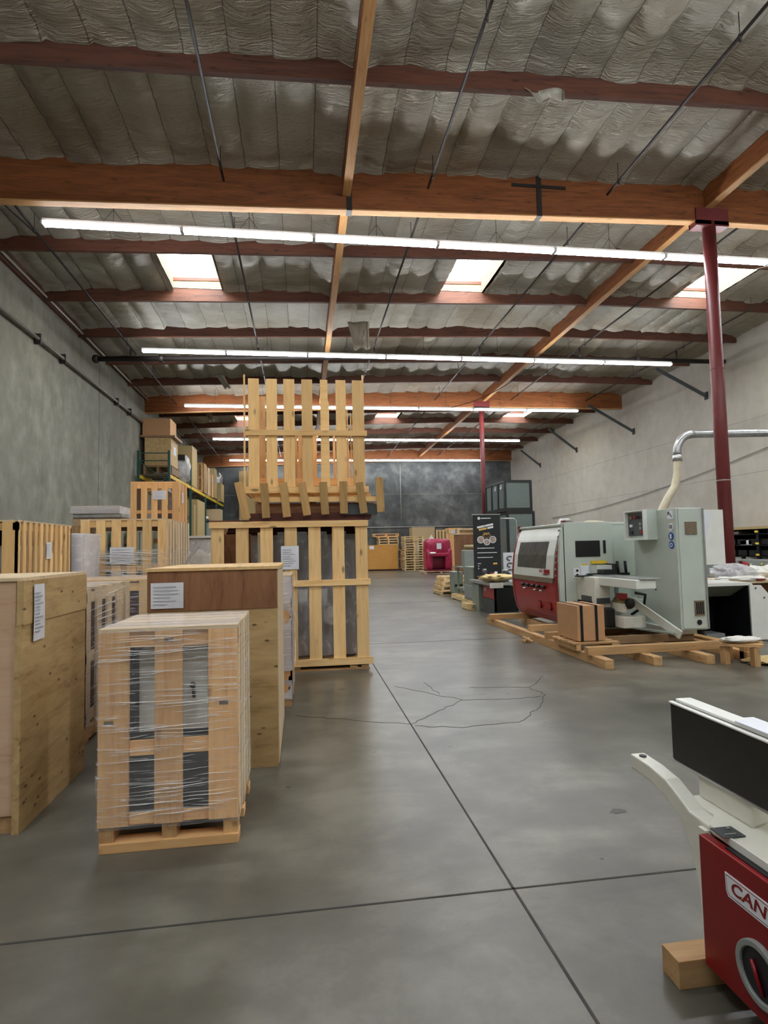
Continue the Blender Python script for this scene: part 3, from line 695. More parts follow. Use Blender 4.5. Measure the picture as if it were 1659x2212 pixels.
MB().box(-.55, .62, 7.5, 8.2, .12, .75).box(-.3, .66, 7.45, 8.25, .95, 1.55).box(.5, .66, 7.4, 7.52, .1, 1.6).build('machine_body', 'greyd', t, bev=.02)
MB().disc((.38, 7.40, .62), .12, 1, .04, 28).disc((.38, 7.38, .62), .03, 1, .05, 14).build('handwheel', 'white', t)
def fn(u, v):
    x = -.62+1.36*u; z = .14+1.5*v; return (x, 7.33+.06*noise.noise((x*5, 0, z*2))+.04*noise.noise((x*16, 1, z*4)), z)
MB().grid(fn, 40, 30).build('plastic_cover', 'film_loose', t)
MB().box(-.95, -.62, 7.4, 7.44, .1, 1.66).box(-.9, -.87, 7.3, 7.33, .1, 1.5).build('inner_board', 'ply_brown', t)

# dark load with leaning slats on top
t = thing('slatted_crate', 'low dark crate with tilted broken slats on top of the tall slatted crate', 'crate', (.1, 7.0, 1.82))
MB().box(-.62, .86, 7.12, 8.3, 1.82, 1.90).build('base_plank', 'darkwood', t)
MB().box(-.55, .90, 7.16, 8.25, 1.90, 2.02).build('inner_load', 'ply_brown', t)
MB().box(.5, .93, 7.10, 7.5, 1.87, 2.0).build('end_box', 'greyd', t)
MB().box(-.5, .92, 7.06, 7.09, 2.03, 2.09).box(-.5, .92, 8.2, 8.24, 2.03, 2.09).build('cross_rail', 'pine_gold', t)
def px(v): return -.64+(v-440)/3.318*.00569          # measured slat positions on the front of this crate
SL = [((383, 870), (440, 1130)), ((558, 880), (572, 1125)), ((690, 875), (715, 1120)), ((820, 875), (855, 1110)), ((968, 872), (982, 1105)), ((1112, 868), (1113, 1100)), ((1225, 875), (1257, 1100)), ((1368, 840), (1378, 1092))]
for (a, b), (c, d) in SL:
    z = lambda v: 2.27-(v-870)*.00169
    MB().beam((px(c), 7.035, z(d)), (px(a), 7.02, z(b)), .094, .018, up=(0, -1, 0)).build('leaning_slat', 'pine_old', t, bev=.002)
t = thing('wooden_pallet', 'low pallet of thin boards under the upright pallet crate', 'pallet', (.1, 7.2, 2.03))
pallet_mb(-.56, .86, 7.14, 8.1, 2.04, .10).build('boards', 'pine_gold', t)
# upright pallet
t = thing('upright_pallet_crate', 'tall upright crate of gold pine slats at the very top of the stack', 'crate', (.08, 7.1, 2.15))
mb = MB()
for (a, b, top, zt2) in ((450, 525, 110, 0), (575, 652, 110, 0), (697, 775, 112, 0), (825, 902, 113, 0), (958, 1012, 108, 0), (1070, 1143, 118, 0), (1190, 1275, 120, 0)):
    xa, xb = px(a), px(b); zt = 3.55
    if a == 958:
        mb.prism([(xa, 2.14), (xb+.015, 2.14), (xb+.015, 3.25), (xb, 3.30), (xb, zt), (xa, zt)], 1, 7.10, 7.12)
    else: mb.box(xa, xb, 7.10, 7.12, 2.14, zt)
mb.build('front_slats', 'pine_gold', t, bev=.002)
MB().box(-.66, .82, 7.078, 7.10, 2.845, 2.915).box(-.67, .83, 7.075, 7.10, 2.14, 2.22).build('front_rails', 'pine_gold', t, bev=.002)
mb = MB()
for i, (a, b, zt) in enumerate(((470, 548, 3.5), (675, 790, 2.98), (788, 830, 2.98), (840, 940, 2.98), (1060, 1085, 2.99), (1085, 1190, 2.93))):
    mb.box(px(a)+.01, px(b), 7.75, 7.77, 2.14, zt)
mb.box(-.62, .8, 7.73, 7.75, 2.3, 2.4); mb.build('back_slats', 'pine_orange', t)
for k, x in enumerate((.605, .635, .665)): MB().beam((x, 7.2+.05*k, 2.2), (x+(-.02, 0, .0)[k], 7.2+.05*k, 3.2-.03*k), .012, .03).build('split_stick', 'pine', t)
MB().box(-.66, -.63, 7.12, 7.76, 2.14, 2.22).box(-.68, -.66, 7.11, 7.14, 2.14, 3.60).box(.77, .79, 7.11, 7.14, 2.14, 3.62).build('corner_splinter', 'pine_gold', t)
mb = MB()
for k in range(4): mb.box(-.62, .78, 7.14+k*.16, 7.24+k*.16, 2.14, 2.155)
mb.build('bottom_boards', 'pine_gold', t)

# film wrapped low crates behind the plywood crate
def wrapcrate(label, x0, x1, y0, y1, z1, mat='pine_pale', film_mat='film_thick'):
    t = thing('wrapped_crate', label, 'crate', ((x0+x1)/2, y0, 0))
    mb = MB(); slats(mb, 'y', x1, y0, y1, .12, z1, 5, .12, .018, (.14, .6, z1-.1), .08, -1); slats(mb, 'x', y0, x0, x1, .12, z1, 5, .12, .018, (.14, .6, z1-.1), .08, 1); mb.build('slat_panels', mat, t)
    mb = MB()
    for k in range(5): yy = y0+(y1-y0-.12)*k/4; mb.box(x0, x1, yy, yy+.12, z1, z1+.015)
    mb.build('top_boards', mat, t)
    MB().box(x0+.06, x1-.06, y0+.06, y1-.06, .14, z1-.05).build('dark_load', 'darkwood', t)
    pallet_mb(x0, x1, y0, y1, 0, .12).build('pallet_base', 'lumber', t)
    folds(t, 40, y0, y1, x1+.015, .2, z1, 1, .0025); f, tp = shell(x0, x1, y0, y1, .1, z1+.01, .012, seed=x0); f.build('stretch_film', film_mat, t); tp.build('film_top', 'film_top', t); return t
wrapcrate('low film wrapped slatted crate directly behind the large plywood crate at left', -2.7, -1.66, 4.8, 5.95, 1.17, 'pine_pale', 'film')
wrapcrate('low film wrapped crate between the plywood crate and the brown topped crate, farther back', -2.5, -1.53, 6.25, 7.3, 1.17, 'pine', 'film')
# slatted crate against the left wall
t = thing('slatted_crate', 'weathered slatted crate at far left, dense side slats and paper label', 'crate', (-3.2, 5.8, 0))
mb = MB(); slats(mb, 'y', -2.6, 5.78, 7.05, .1, 1.77, 11, .066, .02, (.1, 1.69), .07, -1); mb.build('side_slats', 'pine', t)
mb = MB(); slats(mb, 'x', 5.78, -4.3, -2.6, .1, 1.77, 8, .13, .02, (.1, 1.69), .07, 1); mb.build('front_slats', 'pine_gold', t)
MB().box(-4.3, -2.6, 5.78, 7.05, 1.77, 1.785).build('top_panel', 'pine_pale', t)
MB().box(-4.2, -2.72, 5.95, 6.9, .12, 1.55).build('wrapped_load', 'plastic_gray', t)
MB().box(-4.3, -4.28, 5.8, 7.05, .1, 1.75).box(-4.3, -2.6, 7.03, 7.05, .1, 1.75).build('back_panel', 'darkwood', t)
pallet_mb(-4.3, -2.6, 5.8, 7.05, 0, .1).build('pallet_base', 'lumber', t)
paper(t, facing_pos_x(-2.595, 6.44, 1.50), .12, .17, 5)
t = thing('foam_wrapped_box', 'white foam wrapped upright box beside the weathered slatted crate', 'box', (-2.9, 7.2, 0))
MB().box(-3.6, -2.52, 7.2, 7.75, .0, 1.70).build('box_body', 'foam', t, bev=.02)
f, tp = shell(-3.6, -2.52, 7.2, 7.75, 0, 1.7, .015); f.build('stretch_film', 'film_thick', t)
# central slatted crate with glass
t = thing('slatted_crate', 'wide slatted crate with film band and paper sheet, below the small orange crate', 'crate', (-2.3, 8, 0))
mb = MB()
for k in range(6): p = -2.84+k*.192; mb.box(p, p+.115, 8.0, 8.02, .1, 1.89)
mb.build('front_slats', 'pine', t, bev=.002)
MB().box(-2.84, -1.765, 8.02, 8.04, 1.80, 1.89).box(-2.84, -1.765, 8.02, 8.04, 1.22, 1.30).box(-2.84, -1.765, 8.02, 8.04, .1, .2).build('front_rails', 'pine', t)
mb = MB(); slats(mb, 'y', -1.765, 8.02, 9.55, .1, 1.89, 9, .09, .02, (.1, 1.2, 1.80), .08, -1); mb.build('side_slats', 'pine_pale', t)
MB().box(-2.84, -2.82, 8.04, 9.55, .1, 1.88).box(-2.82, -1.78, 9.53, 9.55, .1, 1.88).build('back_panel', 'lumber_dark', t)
mb = MB()
for k in range(6): mb.box(-2.84, -1.765, 8.0+k*.285, 8.13+k*.285, 1.89, 1.905)
mb.build('top_boards', 'pine_pale', t)
pallet_mb(-2.84, -1.77, 8.0, 9.55, 0, .1).build('pallet_base', 'lumber', t)
paper(t, facing_neg_y(-2.32, 7.985, 1.43), .30, .21, 5)
f, tp = shell(-2.84, -1.765, 7.995, 9.55, 1.15, 1.50, .02, 16); f.build('film_band', 'film', t)
folds(t, 30, -2.84, -1.77, 7.975, 1.17, 1.5, 0, .0035, -.12)
def fn(u, v): return (-1.75+.30*u, 8.3+.5*v, 1.22+.36*u**1.5*(1-.1*v)+.03*math.sin(v*9)-.12*(1-v)*(1-u))
MB().grid(fn, 12, 12).build('loose_film_tail', 'film_loose', t)
t = thing('crated_machine', 'pale green machine standing inside the wide slatted crate', 'machine', (-2.3, 8.4, .1))
MB().box(-2.7, -1.95, 8.25, 9.3, .12, 1.1).build('machine_base', 'cast', t, bev=.03)
for x in (-2.62, -2.42, -2.22, -2.05): MB().box(x-.08, x+.08, 8.1, 9.2, 1.1, 1.75).build('machine_panel', 'mach', t, bev=.01)
MB().box(-2.75, -1.85, 8.15, 8.2, 1.58, 1.64).build('cross_bar', 'ply_brown', t)
# small orange crate on it
t = thing('slatted_crate', 'small orange pine crate with plastic wrapped load, on top of the wide slatted crate', 'crate', (-2.1, 8.9, 1.905))
mb = MB()
for k in range(5): p = -2.47+k*.1465; mb.box(p, p+.085, 8.88, 8.9, 1.905, 2.49)
mb.build('front_slats', 'pine_orange', t, bev=.002)
MB().box(-2.47, -1.80, 8.9, 8.92, 2.40, 2.49).box(-2.47, -1.80, 8.9, 8.92, 2.03, 2.08).box(-2.47, -1.8, 8.9, 8.92, 1.905, 1.95).build('front_rails', 'pine_orange', t)
mb = MB(); slats(mb, 'y', -1.79, 8.9, 9.5, 1.905, 2.49, 6, .06, .018, (1.91, 2.05, 2.42), .06, -1); mb.build('side_slats', 'pine_orange', t)
mb = MB(); slats(mb, 'x', 9.5, -2.46, -1.8, 1.905, 2.49, 5, .08, .018, (1.91, 2.42), .06, -1); mb.build('back_slats', 'pine_orange', t)
MB().box(-2.47, -2.45, 8.92, 9.48, 1.91, 2.49).build('side_panel', 'lumber_dark', t)
mb = MB(); [mb.box(-2.47, -1.79, 8.9+k*.13, 8.98+k*.13, 2.49, 2.503) for k in range(5)]; mb.build('top_boards', 'pine_orange', t)
paper(t, facing_neg_y(-2.06, 8.875, 2.30), .19, .13, 5); paper(t, facing_pos_x(-1.785, 9.1, 2.28), .12, .16, 5)
t = thing('plastic_wrapped_part', 'pale plastic covered part inside the small orange crate', 'part', (-2.1, 9.2, 1.91))
lumpy(MB(), (-2.03, 9.2, 2.17), (.2, .2, .25), .15, 2.2, seed=3, squash=.8).build('plastic_cover', 'plastic_gray', t)
# flat packs left
t = thing('flat_crate', 'flat weathered crate at the bottom of the two by the left wall', 'crate', (-3.2, 9.9, 1.86)); 
MB().box(-3.62, -2.88, 9.85, 10.6, 1.90, 2.04).build('boards', 'lumber', t, bev=.006)
f, tp = shell(-3.62, -2.88, 9.85, 10.6, 1.90, 2.04, .01); f.build('stretch_film', 'film', t)
t = thing('flat_crate', 'flat film wrapped crate lying topmost by the left wall', 'crate', (-3.2, 9.9, 2.05)); 
MB().box(-3.64, -2.9, 9.8, 10.6, 2.10, 2.22).build('boards', 'pine_pale', t, bev=.006)
MB().box(-3.6, -2.86, 9.82, 10.55, 2.04, 2.10).build('spacer', 'plastic_gray', t)
f, tp = shell(-3.64, -2.9, 9.8, 10.6, 2.1, 2.22, .012); f.build('stretch_film', 'film_thick', t); tp.build('film_top', 'film_top', t)
for k in range(2):
    t = thing('flat_crate', ('lower' if k == 0 else 'upper')+' weathered support crate under the two flat wrapped crates', 'crate', (-3.2, 9.9, .95*k))
    slm = MB(); slats(slm, 'x', 9.85, -3.64, -2.86, .95*k+.1, .95*k+.95, 4, .12, .02, (.95*k+.1, .95*k+.85), .08, 1); slats(slm, 'y', -2.86, 9.87, 10.6, .95*k+.1, .95*k+.95, 4, .12, .02, (), .08, -1); slm.build('slats', 'lumber', t)
    MB().box(-3.6, -2.9, 9.9, 10.55, .95*k+.1, .95*k+.93).build('load', 'lumber_dark', t); pallet_mb(-3.64, -2.86, 9.85, 10.6, .95*k, .1).build('pallet_base', 'lumber', t)
# wrapped bale
t = thing('wrapped_machine', 'pale plastic wrapped bundle left of the tall slatted crate', 'machine', (-1.9, 10.6, 0))
lumpy(MB(), (-1.82, 11.1, .86), (.36, .42, .86), .05, 3, 30, 30, 5, .35).build('plastic_wrap', 'foam', t)
f, tp = shell(-2.15, -1.5, 10.7, 11.5, .2, 1.68, .03, 20); f.build('outer_film', 'film_loose', t)
MB().box(-2.16, -1.5, 10.66, 11.55, 1.70, 1.74).build('lid_board', 'white', t)

# ------------------------------------------------------------------ pallet racking
t = thing('pallet_rack', 'green and yellow pallet racking along the left wall', 'rack', (-5.7, 23.5, 0))
RY = (23.5, 27.9, 32.1, 36.2, 39.3)
for y in RY:
    for x in (-6.25, -5.1):
        MB().box(x-.045, x+.045, y-.04, y+.04, 0, 5.45).build('upright', 'rack_g', t)
    mb = MB()
    for z in (.3, 1.1, 2.0, 3.0, 5.35, 5.05): mb.beam((-6.25, y, z), (-5.1, y, z), .03, .04)
    for a, b in ((.3, 1.1), (1.1, 2.0), (2.0, 3.0), (3.0, 4.2), (4.2, 5.05)): mb.beam((-6.25, y, b), (-5.1, y, a), .03, .035)
    mb.build('cross_bracing', 'rack_g', t)
for z in (1.32, 4.52):
    for ya, yb in zip(RY, RY[1:]):
        for x in (-6.25, -5.1): MB().box(x-.025, x+.03, ya, yb, z-.13, z).build('beam', 'rack_y', t)
        mb = MB()
        for k in range(8): yy = ya+.15+(yb-ya-.4)*k/7; mb.box(-6.22, -5.13, yy, yy+.12, z, z+.02)
        mb.build('deck_boards', 'greyd', t)
def rbox(name, label, x0, x1, y0, y1, z0, z1, mat, cat='box', lab=None, **k):
    t = thing(name, label, cat, ((x0+x1)/2, y0, z0)); MB().box(x0, x1, y0, y1, z0, z1).build('body', mat, t, bev=.01)
    MB().box(x0-.003, x1+.003, y0-.003, y1+.003, z1-.02, z1-.004).build('lid_edge', 'lumber' if mat.startswith('p') else mat, t)
    if lab == 'x': paper(t, facing_pos_x(x1+.003, (y0+y1)/2, (z0+z1)/2+.1*(z1-z0)), (y1-y0)*.35, (z1-z0)*.3, 4)
    if lab == 'y': paper(t, facing_neg_y((x0+x1)/2-.1, y0-.004, (z0+z1)/2), (x1-x0)*.45, (z1-z0)*.4, 4)
    return t
def rpal(label, x0, x1, y0, y1, z=4.54, h=.12):
    t = thing('wooden_pallet', label, 'pallet', ((x0+x1)/2, y0, z)); pallet_mb(x0, x1, y0, y1, z, h).build('boards', 'lumber_dark', t)
rpal('dark pallet under the big plywood box on the rack top level', -6.22, -5.12, 24.1, 25.6, 4.54, .42)
rbox('plywood_box', 'big plywood box on the near end of the rack top level', -6.2, -5.18, 24.2, 25.5, 4.97, 6.1, 'ply', lab='x')
t = thing('board_shelf', 'dark board lying between the two stacked boxes at rack top', 'board', (-5.7, 24.2, 6.11)); MB().box(-6.35, -5.02, 24.15, 25.6, 6.11, 6.19).build('board', 'lumber_dark', t)
rbox('cardboard_box', 'brown cardboard box topmost at the near end of the rack', -6.3, -5.22, 24.25, 25.4, 6.2, 6.9, 'card')
rbox('cardboard_box', 'tall olive cardboard box with white label on the rack top level', -5.9, -5.2, 28.9, 30.2, 4.66, 6.62, 'card2', lab='y')
rpal('dark pallet under the olive box on the rack top level', -6.1, -5.15, 28.8, 30.3, 4.54, .11)
t = thing('wrapped_bundle', 'black and silver film wrapped bundle on the rack beside the olive box', 'bundle', (-5.4, 27.2, 4.6)); lumpy(MB(), (-5.45, 27.4, 5.18), (.42, .5, .6), .2, 2.5, seed=7, squash=.6).build('bundle', 'plastic_gray', t)
MB().box(-5.95, -5.15, 26.9, 27.9, 5.62, 5.85).build('black_cover', 'black', t)
for i, (y0, y1, z1, mat, lb) in enumerate(((31.0, 31.9, 6.1, 'lumber', 'rough slatted crate on the rack top level, third bay'), (32.3, 33.0, 6.05, 'pine_pale', 'pale slatted crate with open boards on the rack top level'), (33.6, 34.3, 5.85, 'pine_orange', 'orange pine crate with label on the rack top level'))):
    t = thing('slatted_crate', lb, 'crate', (-5.4, y0, 4.54)); mb = MB(); slats(mb, 'y', -5.0, y0, y1, 4.56, z1, 4, .12, .02, (4.6, 5.3, z1-.1), .09, -1); slats(mb, 'x', y0, -5.9, -5.0, 4.56, z1, 4, .14, .02, (4.6, 5.3, z1-.1), .09, 1); mb.build('slats', mat, t)
    MB().box(-5.88, -5.06, y0+.05, y1-.05, 4.58, z1-.05).build('load', 'lumber_dark' if i != 2 else 'pine_orange', t)
    if i == 2: paper(t, facing_pos_x(-4.99, 33.9, 5.5), .3, .3, 4)
rbox('cardboard_box', 'tall olive cardboard box behind the orange crate on the rack', -5.8, -4.95, 34.5, 35.4, 4.58, 6.3, 'card2')
t = thing('wrapped_bundle', 'tall film wrapped bundle at the far end of the rack top level', 'bundle', (-5.3, 37, 4.6)); MB().box(-5.6, -4.9, 36.9, 38.2, 4.58, 5.7).build('load', 'card2', t); lumpy(MB(), (-5.25, 37.4, 5.95), (.34, .5, .42), .2, 3, seed=2, squash=.6).build('silver_film_top', 'silver', t)
rbox('cardboard_box', 'narrow pale cardboard carton on the rack lower level, nearer one', -5.6, -5.0, 28.3, 28.6, 1.5, 3.7, 'card2'); rbox('cardboard_box', 'tall pale cardboard carton on the rack lower level', -5.6, -4.95, 28.9, 31.0, 1.5, 4.0, 'card2')
rpal('dark pallet under the cartons on the rack lower level', -5.7, -4.95, 28.2, 31.1, 1.34, .14)
t = thing('paper_rolls', 'white and black rolls piled on the rack lower level', 'rolls', (-5.3, 32.6, 3.0), 0)
for k, (x, z) in enumerate(((-5.3, 3.12), (-5.1, 3.12), (-5.2, 3.3), (-5.35, 3.45))): MB().tube([(x, 32.3, z), (x, 33.4, z+.03)], .09, 12).build('roll', ('foam', 'black')[k % 2], t)
MB().box(-5.6, -4.95, 32.25, 33.5, 1.34, 3.02).build('cabinet', 'grey', t)
rbox('cardboard_box', 'greyish box at the far end of the rack lower level', -5.5, -4.7, 35.0, 36.0, 1.36, 3.95, 'card3')
rbox('cardboard_box', 'tall olive carton standing against the rear wall beyond the rack', -4.0, -2.6, 38.6, 39.3, .0, 6.7, 'card2')
# ------------------------------------------------------------------ right side: planer on its skid
t = thing('timber_skid', 'rough timber skid of long beams and crosspieces under the big planer', 'skid', (4.5, 6.4, 0))
for x, y0, y1 in ((3.45, 6.36, 10.7), (4.08, 6.40, 10.6), (4.72, 6.34, 10.6), (5.30, 6.4, 9.6)): MB().box(x, x+.11, y0, y1, 0, .105).build('long_beam', 'lumber', t, bev=.004)
for x0, x1, y, w_ in ((3.40, 5.25, 6.66, .10), (3.45, 4.2, 7.95, .10), (3.5, 4.3, 8.7, .11), (3.4, 4.6, 10.3, .12)): MB().box(x0, x1, y, y+w_, .105, .20).build('cross_beam', 'lumber', t, bev=.004)
MB().box(4.0, 5.3, 8.2, 8.3, .105, .2).box(4.0, 5.3, 7.35, 7.43, .105, .2).build('cross_beam', 'lumber_dark', t)
t = thing('wood_offcut', 'small split wood offcuts on the floor beside the skid', 'wood', (3.33, 8.5, 0)); MB().beam((3.25, 8.35, .02), (3.42, 8.55, .03), .05, .03).beam((3.36, 8.28, .02), (3.3, 8.5, .06), .04, .03).build('offcut', 'lumber', t)
P = thing('four_side_planer', 'large grey green and red four side planer machine on the timber skid', 'machine', (4.4, 7.2, .2))
# hood cross section (x, z) seen from the end: bulges towards the aisle
prof = [(4.12, 1.78), (4.02, 1.55), (3.95, 1.28), (3.92, 1.0), (3.915, .8), (3.93, .55), (3.98, .32), (4.06, .20)]
up = [(x, z) for x, z in prof if z > .85]; 
def hood(name, y0, y1, zs0, zs1, mat, off=0.0, thick=.03):
    def X(z):
        for (xa, za), (xb, zb) in zip(prof, prof[1:]):
            if zb <= z <= za: return xb+(xa-xb)*(z-zb)/(za-zb)
        return prof[-1][0]
    n = 14; zs = [zs0+(zs1-zs0)*i/n for i in range(n+1)]
    poly = [(X(z)-off, z) for z in zs] + [(X(z)-off+thick, z) for z in reversed(zs)]
    vs = []; 
    mb = MB()
    vs = [(x, y, z) for y in (y0, y1) for x, z in poly]; N = len(poly)
    fs = [(i, (i+1) % N, N+(i+1) % N, N+i) for i in range(N)] + [(i, N-1-i, N-2-i, i+1) for i in range(n)] + [(N+i, N+i+1, 2*N-2-i, 2*N-1-i) for i in range(n)]
    mb.add(vs, fs); return mb.build(name, mat, P)
hood('lower_hood_panel', 8.66, 10.45, .20, .88, 'red')
hood('upper_hood_panel', 8.70, 10.40, .90, 1.78, 'mach_w', .012)
hood('hood_lip', 8.70, 10.42, .84, .92, 'plaque', .02)
g = hood('hood_window', 8.98, 10.22, 1.06, 1.50, 'glass_d', .016)
hood('edge_strip', 8.55, 8.66, .20, 1.82, 'deepred', .010); hood('edge_strip', 10.42, 10.5, .20, 1.80, 'deepred', .006)
MB().box(4.0, 4.82, 8.5, 8.56, 0.36, 1.79).build('end_panel', 'mach', P, bev=.006)
MB().prism([(4.02, 1.79), (3.955, 1.5), (3.93, 1.2), (3.915, .9), (3.925, .6), (3.96, .38), (4.02, .28)], 1, 8.5, 8.56).build('end_panel_curve', 'mach', P)
MB().box(4.06, 5.4, 8.56, 10.45, 1.74, 1.78).box(4.1, 5.4, 8.62, 10.45, .2, 1.74).build('housing_body', 'mach', P, bev=.01)
MB().box(4.81, 5.08, 8.57, 8.61, .3, 1.79).build('recessed_panel', 'mach', P)
mb = MB()
for k in range(8): z = .95+k*.1; mb.box(3.895+abs(k-1)*.015-.006, 3.915+abs(k-1)*.015, 8.585, 8.615, z, z+.03)
mb.build('edge_rivets', 'silver', P)
MB().box(4.20, 4.605, 8.485, 8.5, 1.25, 1.50).build('end_window', 'black', P, bev=.012)
MB().box(4.66, 4.69, 8.47, 8.5, 1.30, 1.50).build('pull_handle', 'black', P)
MB().box(4.27, 4.40, 8.488, 8.5, .92, 1.14).build('instruction_sheet', 'paper', P)
MB().box(4.28, 4.39, 8.484, 8.489, 1.12, 1.14).box(4.44, 4.69, 8.46, 8.5, 1.14, 1.185).build('yellow_strip', 'rack_y', P)
MB().box(4.15, 4.25, 8.488, 8.5, .93, 1.08).build('small_labels', 'paper', P); MB().disc((4.21, 8.484, 1.04), .02, 1).disc((4.21, 8.484, .97), .022, 1).build('selector_dial', 'black', P)
MB().box(4.44, 4.69, 8.30, 8.5, .88, 1.12).build('infeed_guard', 'mach_w', P, bev=.004)
MB().box(4.68, 4.70, 8.2, 8.5, .86, 1.14).build('guard_side', 'black', P)
# knobs on the red side
mb = MB()
for k in range(5): 
    y = 9.05+k*.22; mb.tube([(3.93, y, .76), (3.86, y, .76)], .03, 12); 
mb.build('adjuster_knobs', 'black', P)
for y in (9.1, 9.35, 9.8): MB().tube([(3.93, y, .70), (3.84, y, .70)], .012, 8).build('adjuster_spindle', 'silver', P)
for y in (9.35, 8.95): MB().box(3.93, 3.955, y-.07, y+.07, .40, .42).box(3.93, 3.955, y-.07, y-.055, .40, .52).box(3.93, 3.955, y-.07, y+.07, .5, .52).build('grab_recess', 'deepred', P)
# name badge: white band with grey letters, red square
MB().box(3.885, 3.912, 8.83, 9.0, .985, 1.05).build('name_badge', 'red', P)
text('name_letters', 'LMC 623', .062, 'red', facing_neg_x(3.893, 9.13, 1.02), P, sx=.62); text('name_letters', 'COMPACT', .034, 'red', facing_neg_x(3.893, 8.98, .965), P)
# base, infeed table, gearbox, motor
MB().box(4.2, 5.2, 8.0, 10.2, .2, .62).build('machine_base', 'mach', P, bev=.02)
MB().box(4.28, 4.56, 7.02, 8.5, .845, .965).build('infeed_table', 'mach_w', P, bev=.008)
MB().box(4.34, 4.62, 7.0, 8.5, .966, .985).build('table_fence', 'silver', P, bev=.002)
MB().box(4.2, 4.44, 7.95, 8.5, .52, .96).build('gearbox_housing', 'cream', P, bev=.01)
MB().box(4.19, 4.2, 8.05, 8.35, .60, .68).build('data_plate', 'greyd', P)
MB().box(4.22, 4.42, 7.93, 7.95, .58, .66).build('data_plate', 'greyd', P); 
MB().tube([(4.55, 7.66, .60), (4.55, 7.95, .60)], .085, 18).build('motor', 'brass', P); MB().tube([(4.55, 7.62, .60), (4.55, 7.66, .60)], .07, 18).build('motor_cap', 'steel_dark', P); MB().box(4.44, 4.52, 7.64, 7.8, .66, .74).build('terminal_box', 'red', P)
MB().box(4.44, 4.5, 7.64, 7.9, .48, .60).build('motor_plate', 'cream', P)
MB().tube([(4.62, 7.6, .75), (4.78, 7.62, .72), (4.8, 7.7, .55), (4.66, 7.8, .42)], .02, 8).build('cable_loop', 'black', P)
MB().box(4.42, 4.76, 7.6, 8.0, .26, .42).build('motor_bracket', 'cream', P, bev=.01)
MB().box(4.0+.3, 4.42, 7.8, 8.2, .25, .52).build('drive_unit', 'black', P, bev=.02)
MB().box(4.28, 4.48, 8.28, 8.33, .98, 1.0).box(4.1, 4.5, 8.25, 8.36, .955, .975).box(4.44, 4.62, 8.1, 8.3, .985, 1.06).build('guide_clamp', 'black', P)
MB().prism([(4.5, 7.85, ), (4.58, 7.85), (4.84, 7.1), (4.80, 7.02), (4.74, 7.02)], 2, .25, .27).build('tray_arm_shadow', 'cast', P)
MB().beam((4.66, 7.75, .62), (4.86, 7.0, .24), .03, .11).build('guide_arm', 'mach_w', P)
# electrical cabinet
MB().box(5.0, 5.4, 7.18, 8.2, .27, 1.91).build('electric_cabinet', 'mach', P, bev=.008)
MB().box(4.92, 5.3, 7.28, 8.2, .2, .29).build('cabinet_plinth', 'mach_w', P, bev=.006)
cd = MB().box(5.03, 5.36, 7.170, 7.18, .29, 1.90).build('cabinet_door', 'mach', P, bev=.004)
MB().box(5.385, 5.405, 7.16, 7.2, .28, 1.9).build('hinge_strip', 'silver', P)
MB().box(5.12, 5.29, 7.155, 7.17, 1.55, 1.72).build('bronze_plate', 'plaque', cd, bev=.003)
MB().box(5.2, 5.34, 7.155, 7.17, .46, .66).build('vent_grille', 'plaque', cd)
mb = MB()
for k in range(4): mb.box(5.215+k*.03, 5.232+k*.03, 7.150, 7.156, .48, .64)
mb.build('grille_slots', 'black', P); MB().disc((5.26, 7.166, .37), .035, 1, .01, 20).build('cable_port', 'black', P)
MB().disc((4.995, 7.29, 1.655), .055, 0, .008, 24).build('ce_badge', 'paper', P); text('ce_mark', 'CE', .062, 'black', facing_neg_x(4.989, 7.29, 1.655), P)
MB().box(4.992, 5.0, 7.23, 7.35, 1.76, 1.88).build('instruction_label', 'paper', P); MB().beam((4.99, 7.25, 1.79), (4.99, 7.32, 1.87), .004, .012).beam((4.99, 7.32, 1.82), (4.99, 7.33, 1.86), .004, .02).build('instruction_mark', 'greyd', P)
for z, w_ in ((1.53, .018), (1.41, .026)): MB().disc((4.995, 7.29, z), .052, 0, .008, 24).build('safety_sign', 'blue', P)
MB().box(4.986, 4.992, 7.275, 7.305, 1.495, 1.56).build('safety_pictogram', 'paper', P); MB().disc((4.989, 7.29, 1.41), .03, 0, .004, 20, rin=.02).build('safety_pictogram', 'paper', P)
for z in (.78,): MB().disc((4.996, 7.7, z), .012, 0, .008, 10).build('cabinet_bolt', 'black', P)
# control box with recessed face
MB().box(4.85, 5.0, 7.60, 8.10, 1.49, 1.92).build('control_box', 'mach', P)
MB().box(4.79, 4.85, 7.60, 8.10, 1.90, 1.92).box(4.79, 4.85, 7.60, 8.10, 1.49, 1.52).box(4.79, 4.85, 7.60, 7.62, 1.52, 1.90).box(4.79, 4.85, 8.06, 8.10, 1.52, 1.90).build('control_box_rim', 'mach_w', P)
cpn = MB().box(4.84, 4.85, 7.62, 8.06, 1.55, 1.88).build('control_panel', 'greyd', P)
for (y, z, m_) in ((7.98, 1.82, 'plaque'), (7.88, 1.82, 'red'), (7.8, 1.82, 'black'), (7.7, 1.82, 'black'), (7.98, 1.70, 'paper'), (7.74, 1.72, 'grey'), (7.74, 1.66, 'grey'), (7.73, 1.60, 'red'), (7.98, 1.6, 'black')):
    MB().box(4.825, 4.842, y-.028, y+.028, z-.02, z+.02).build('control_button', m_, cpn)
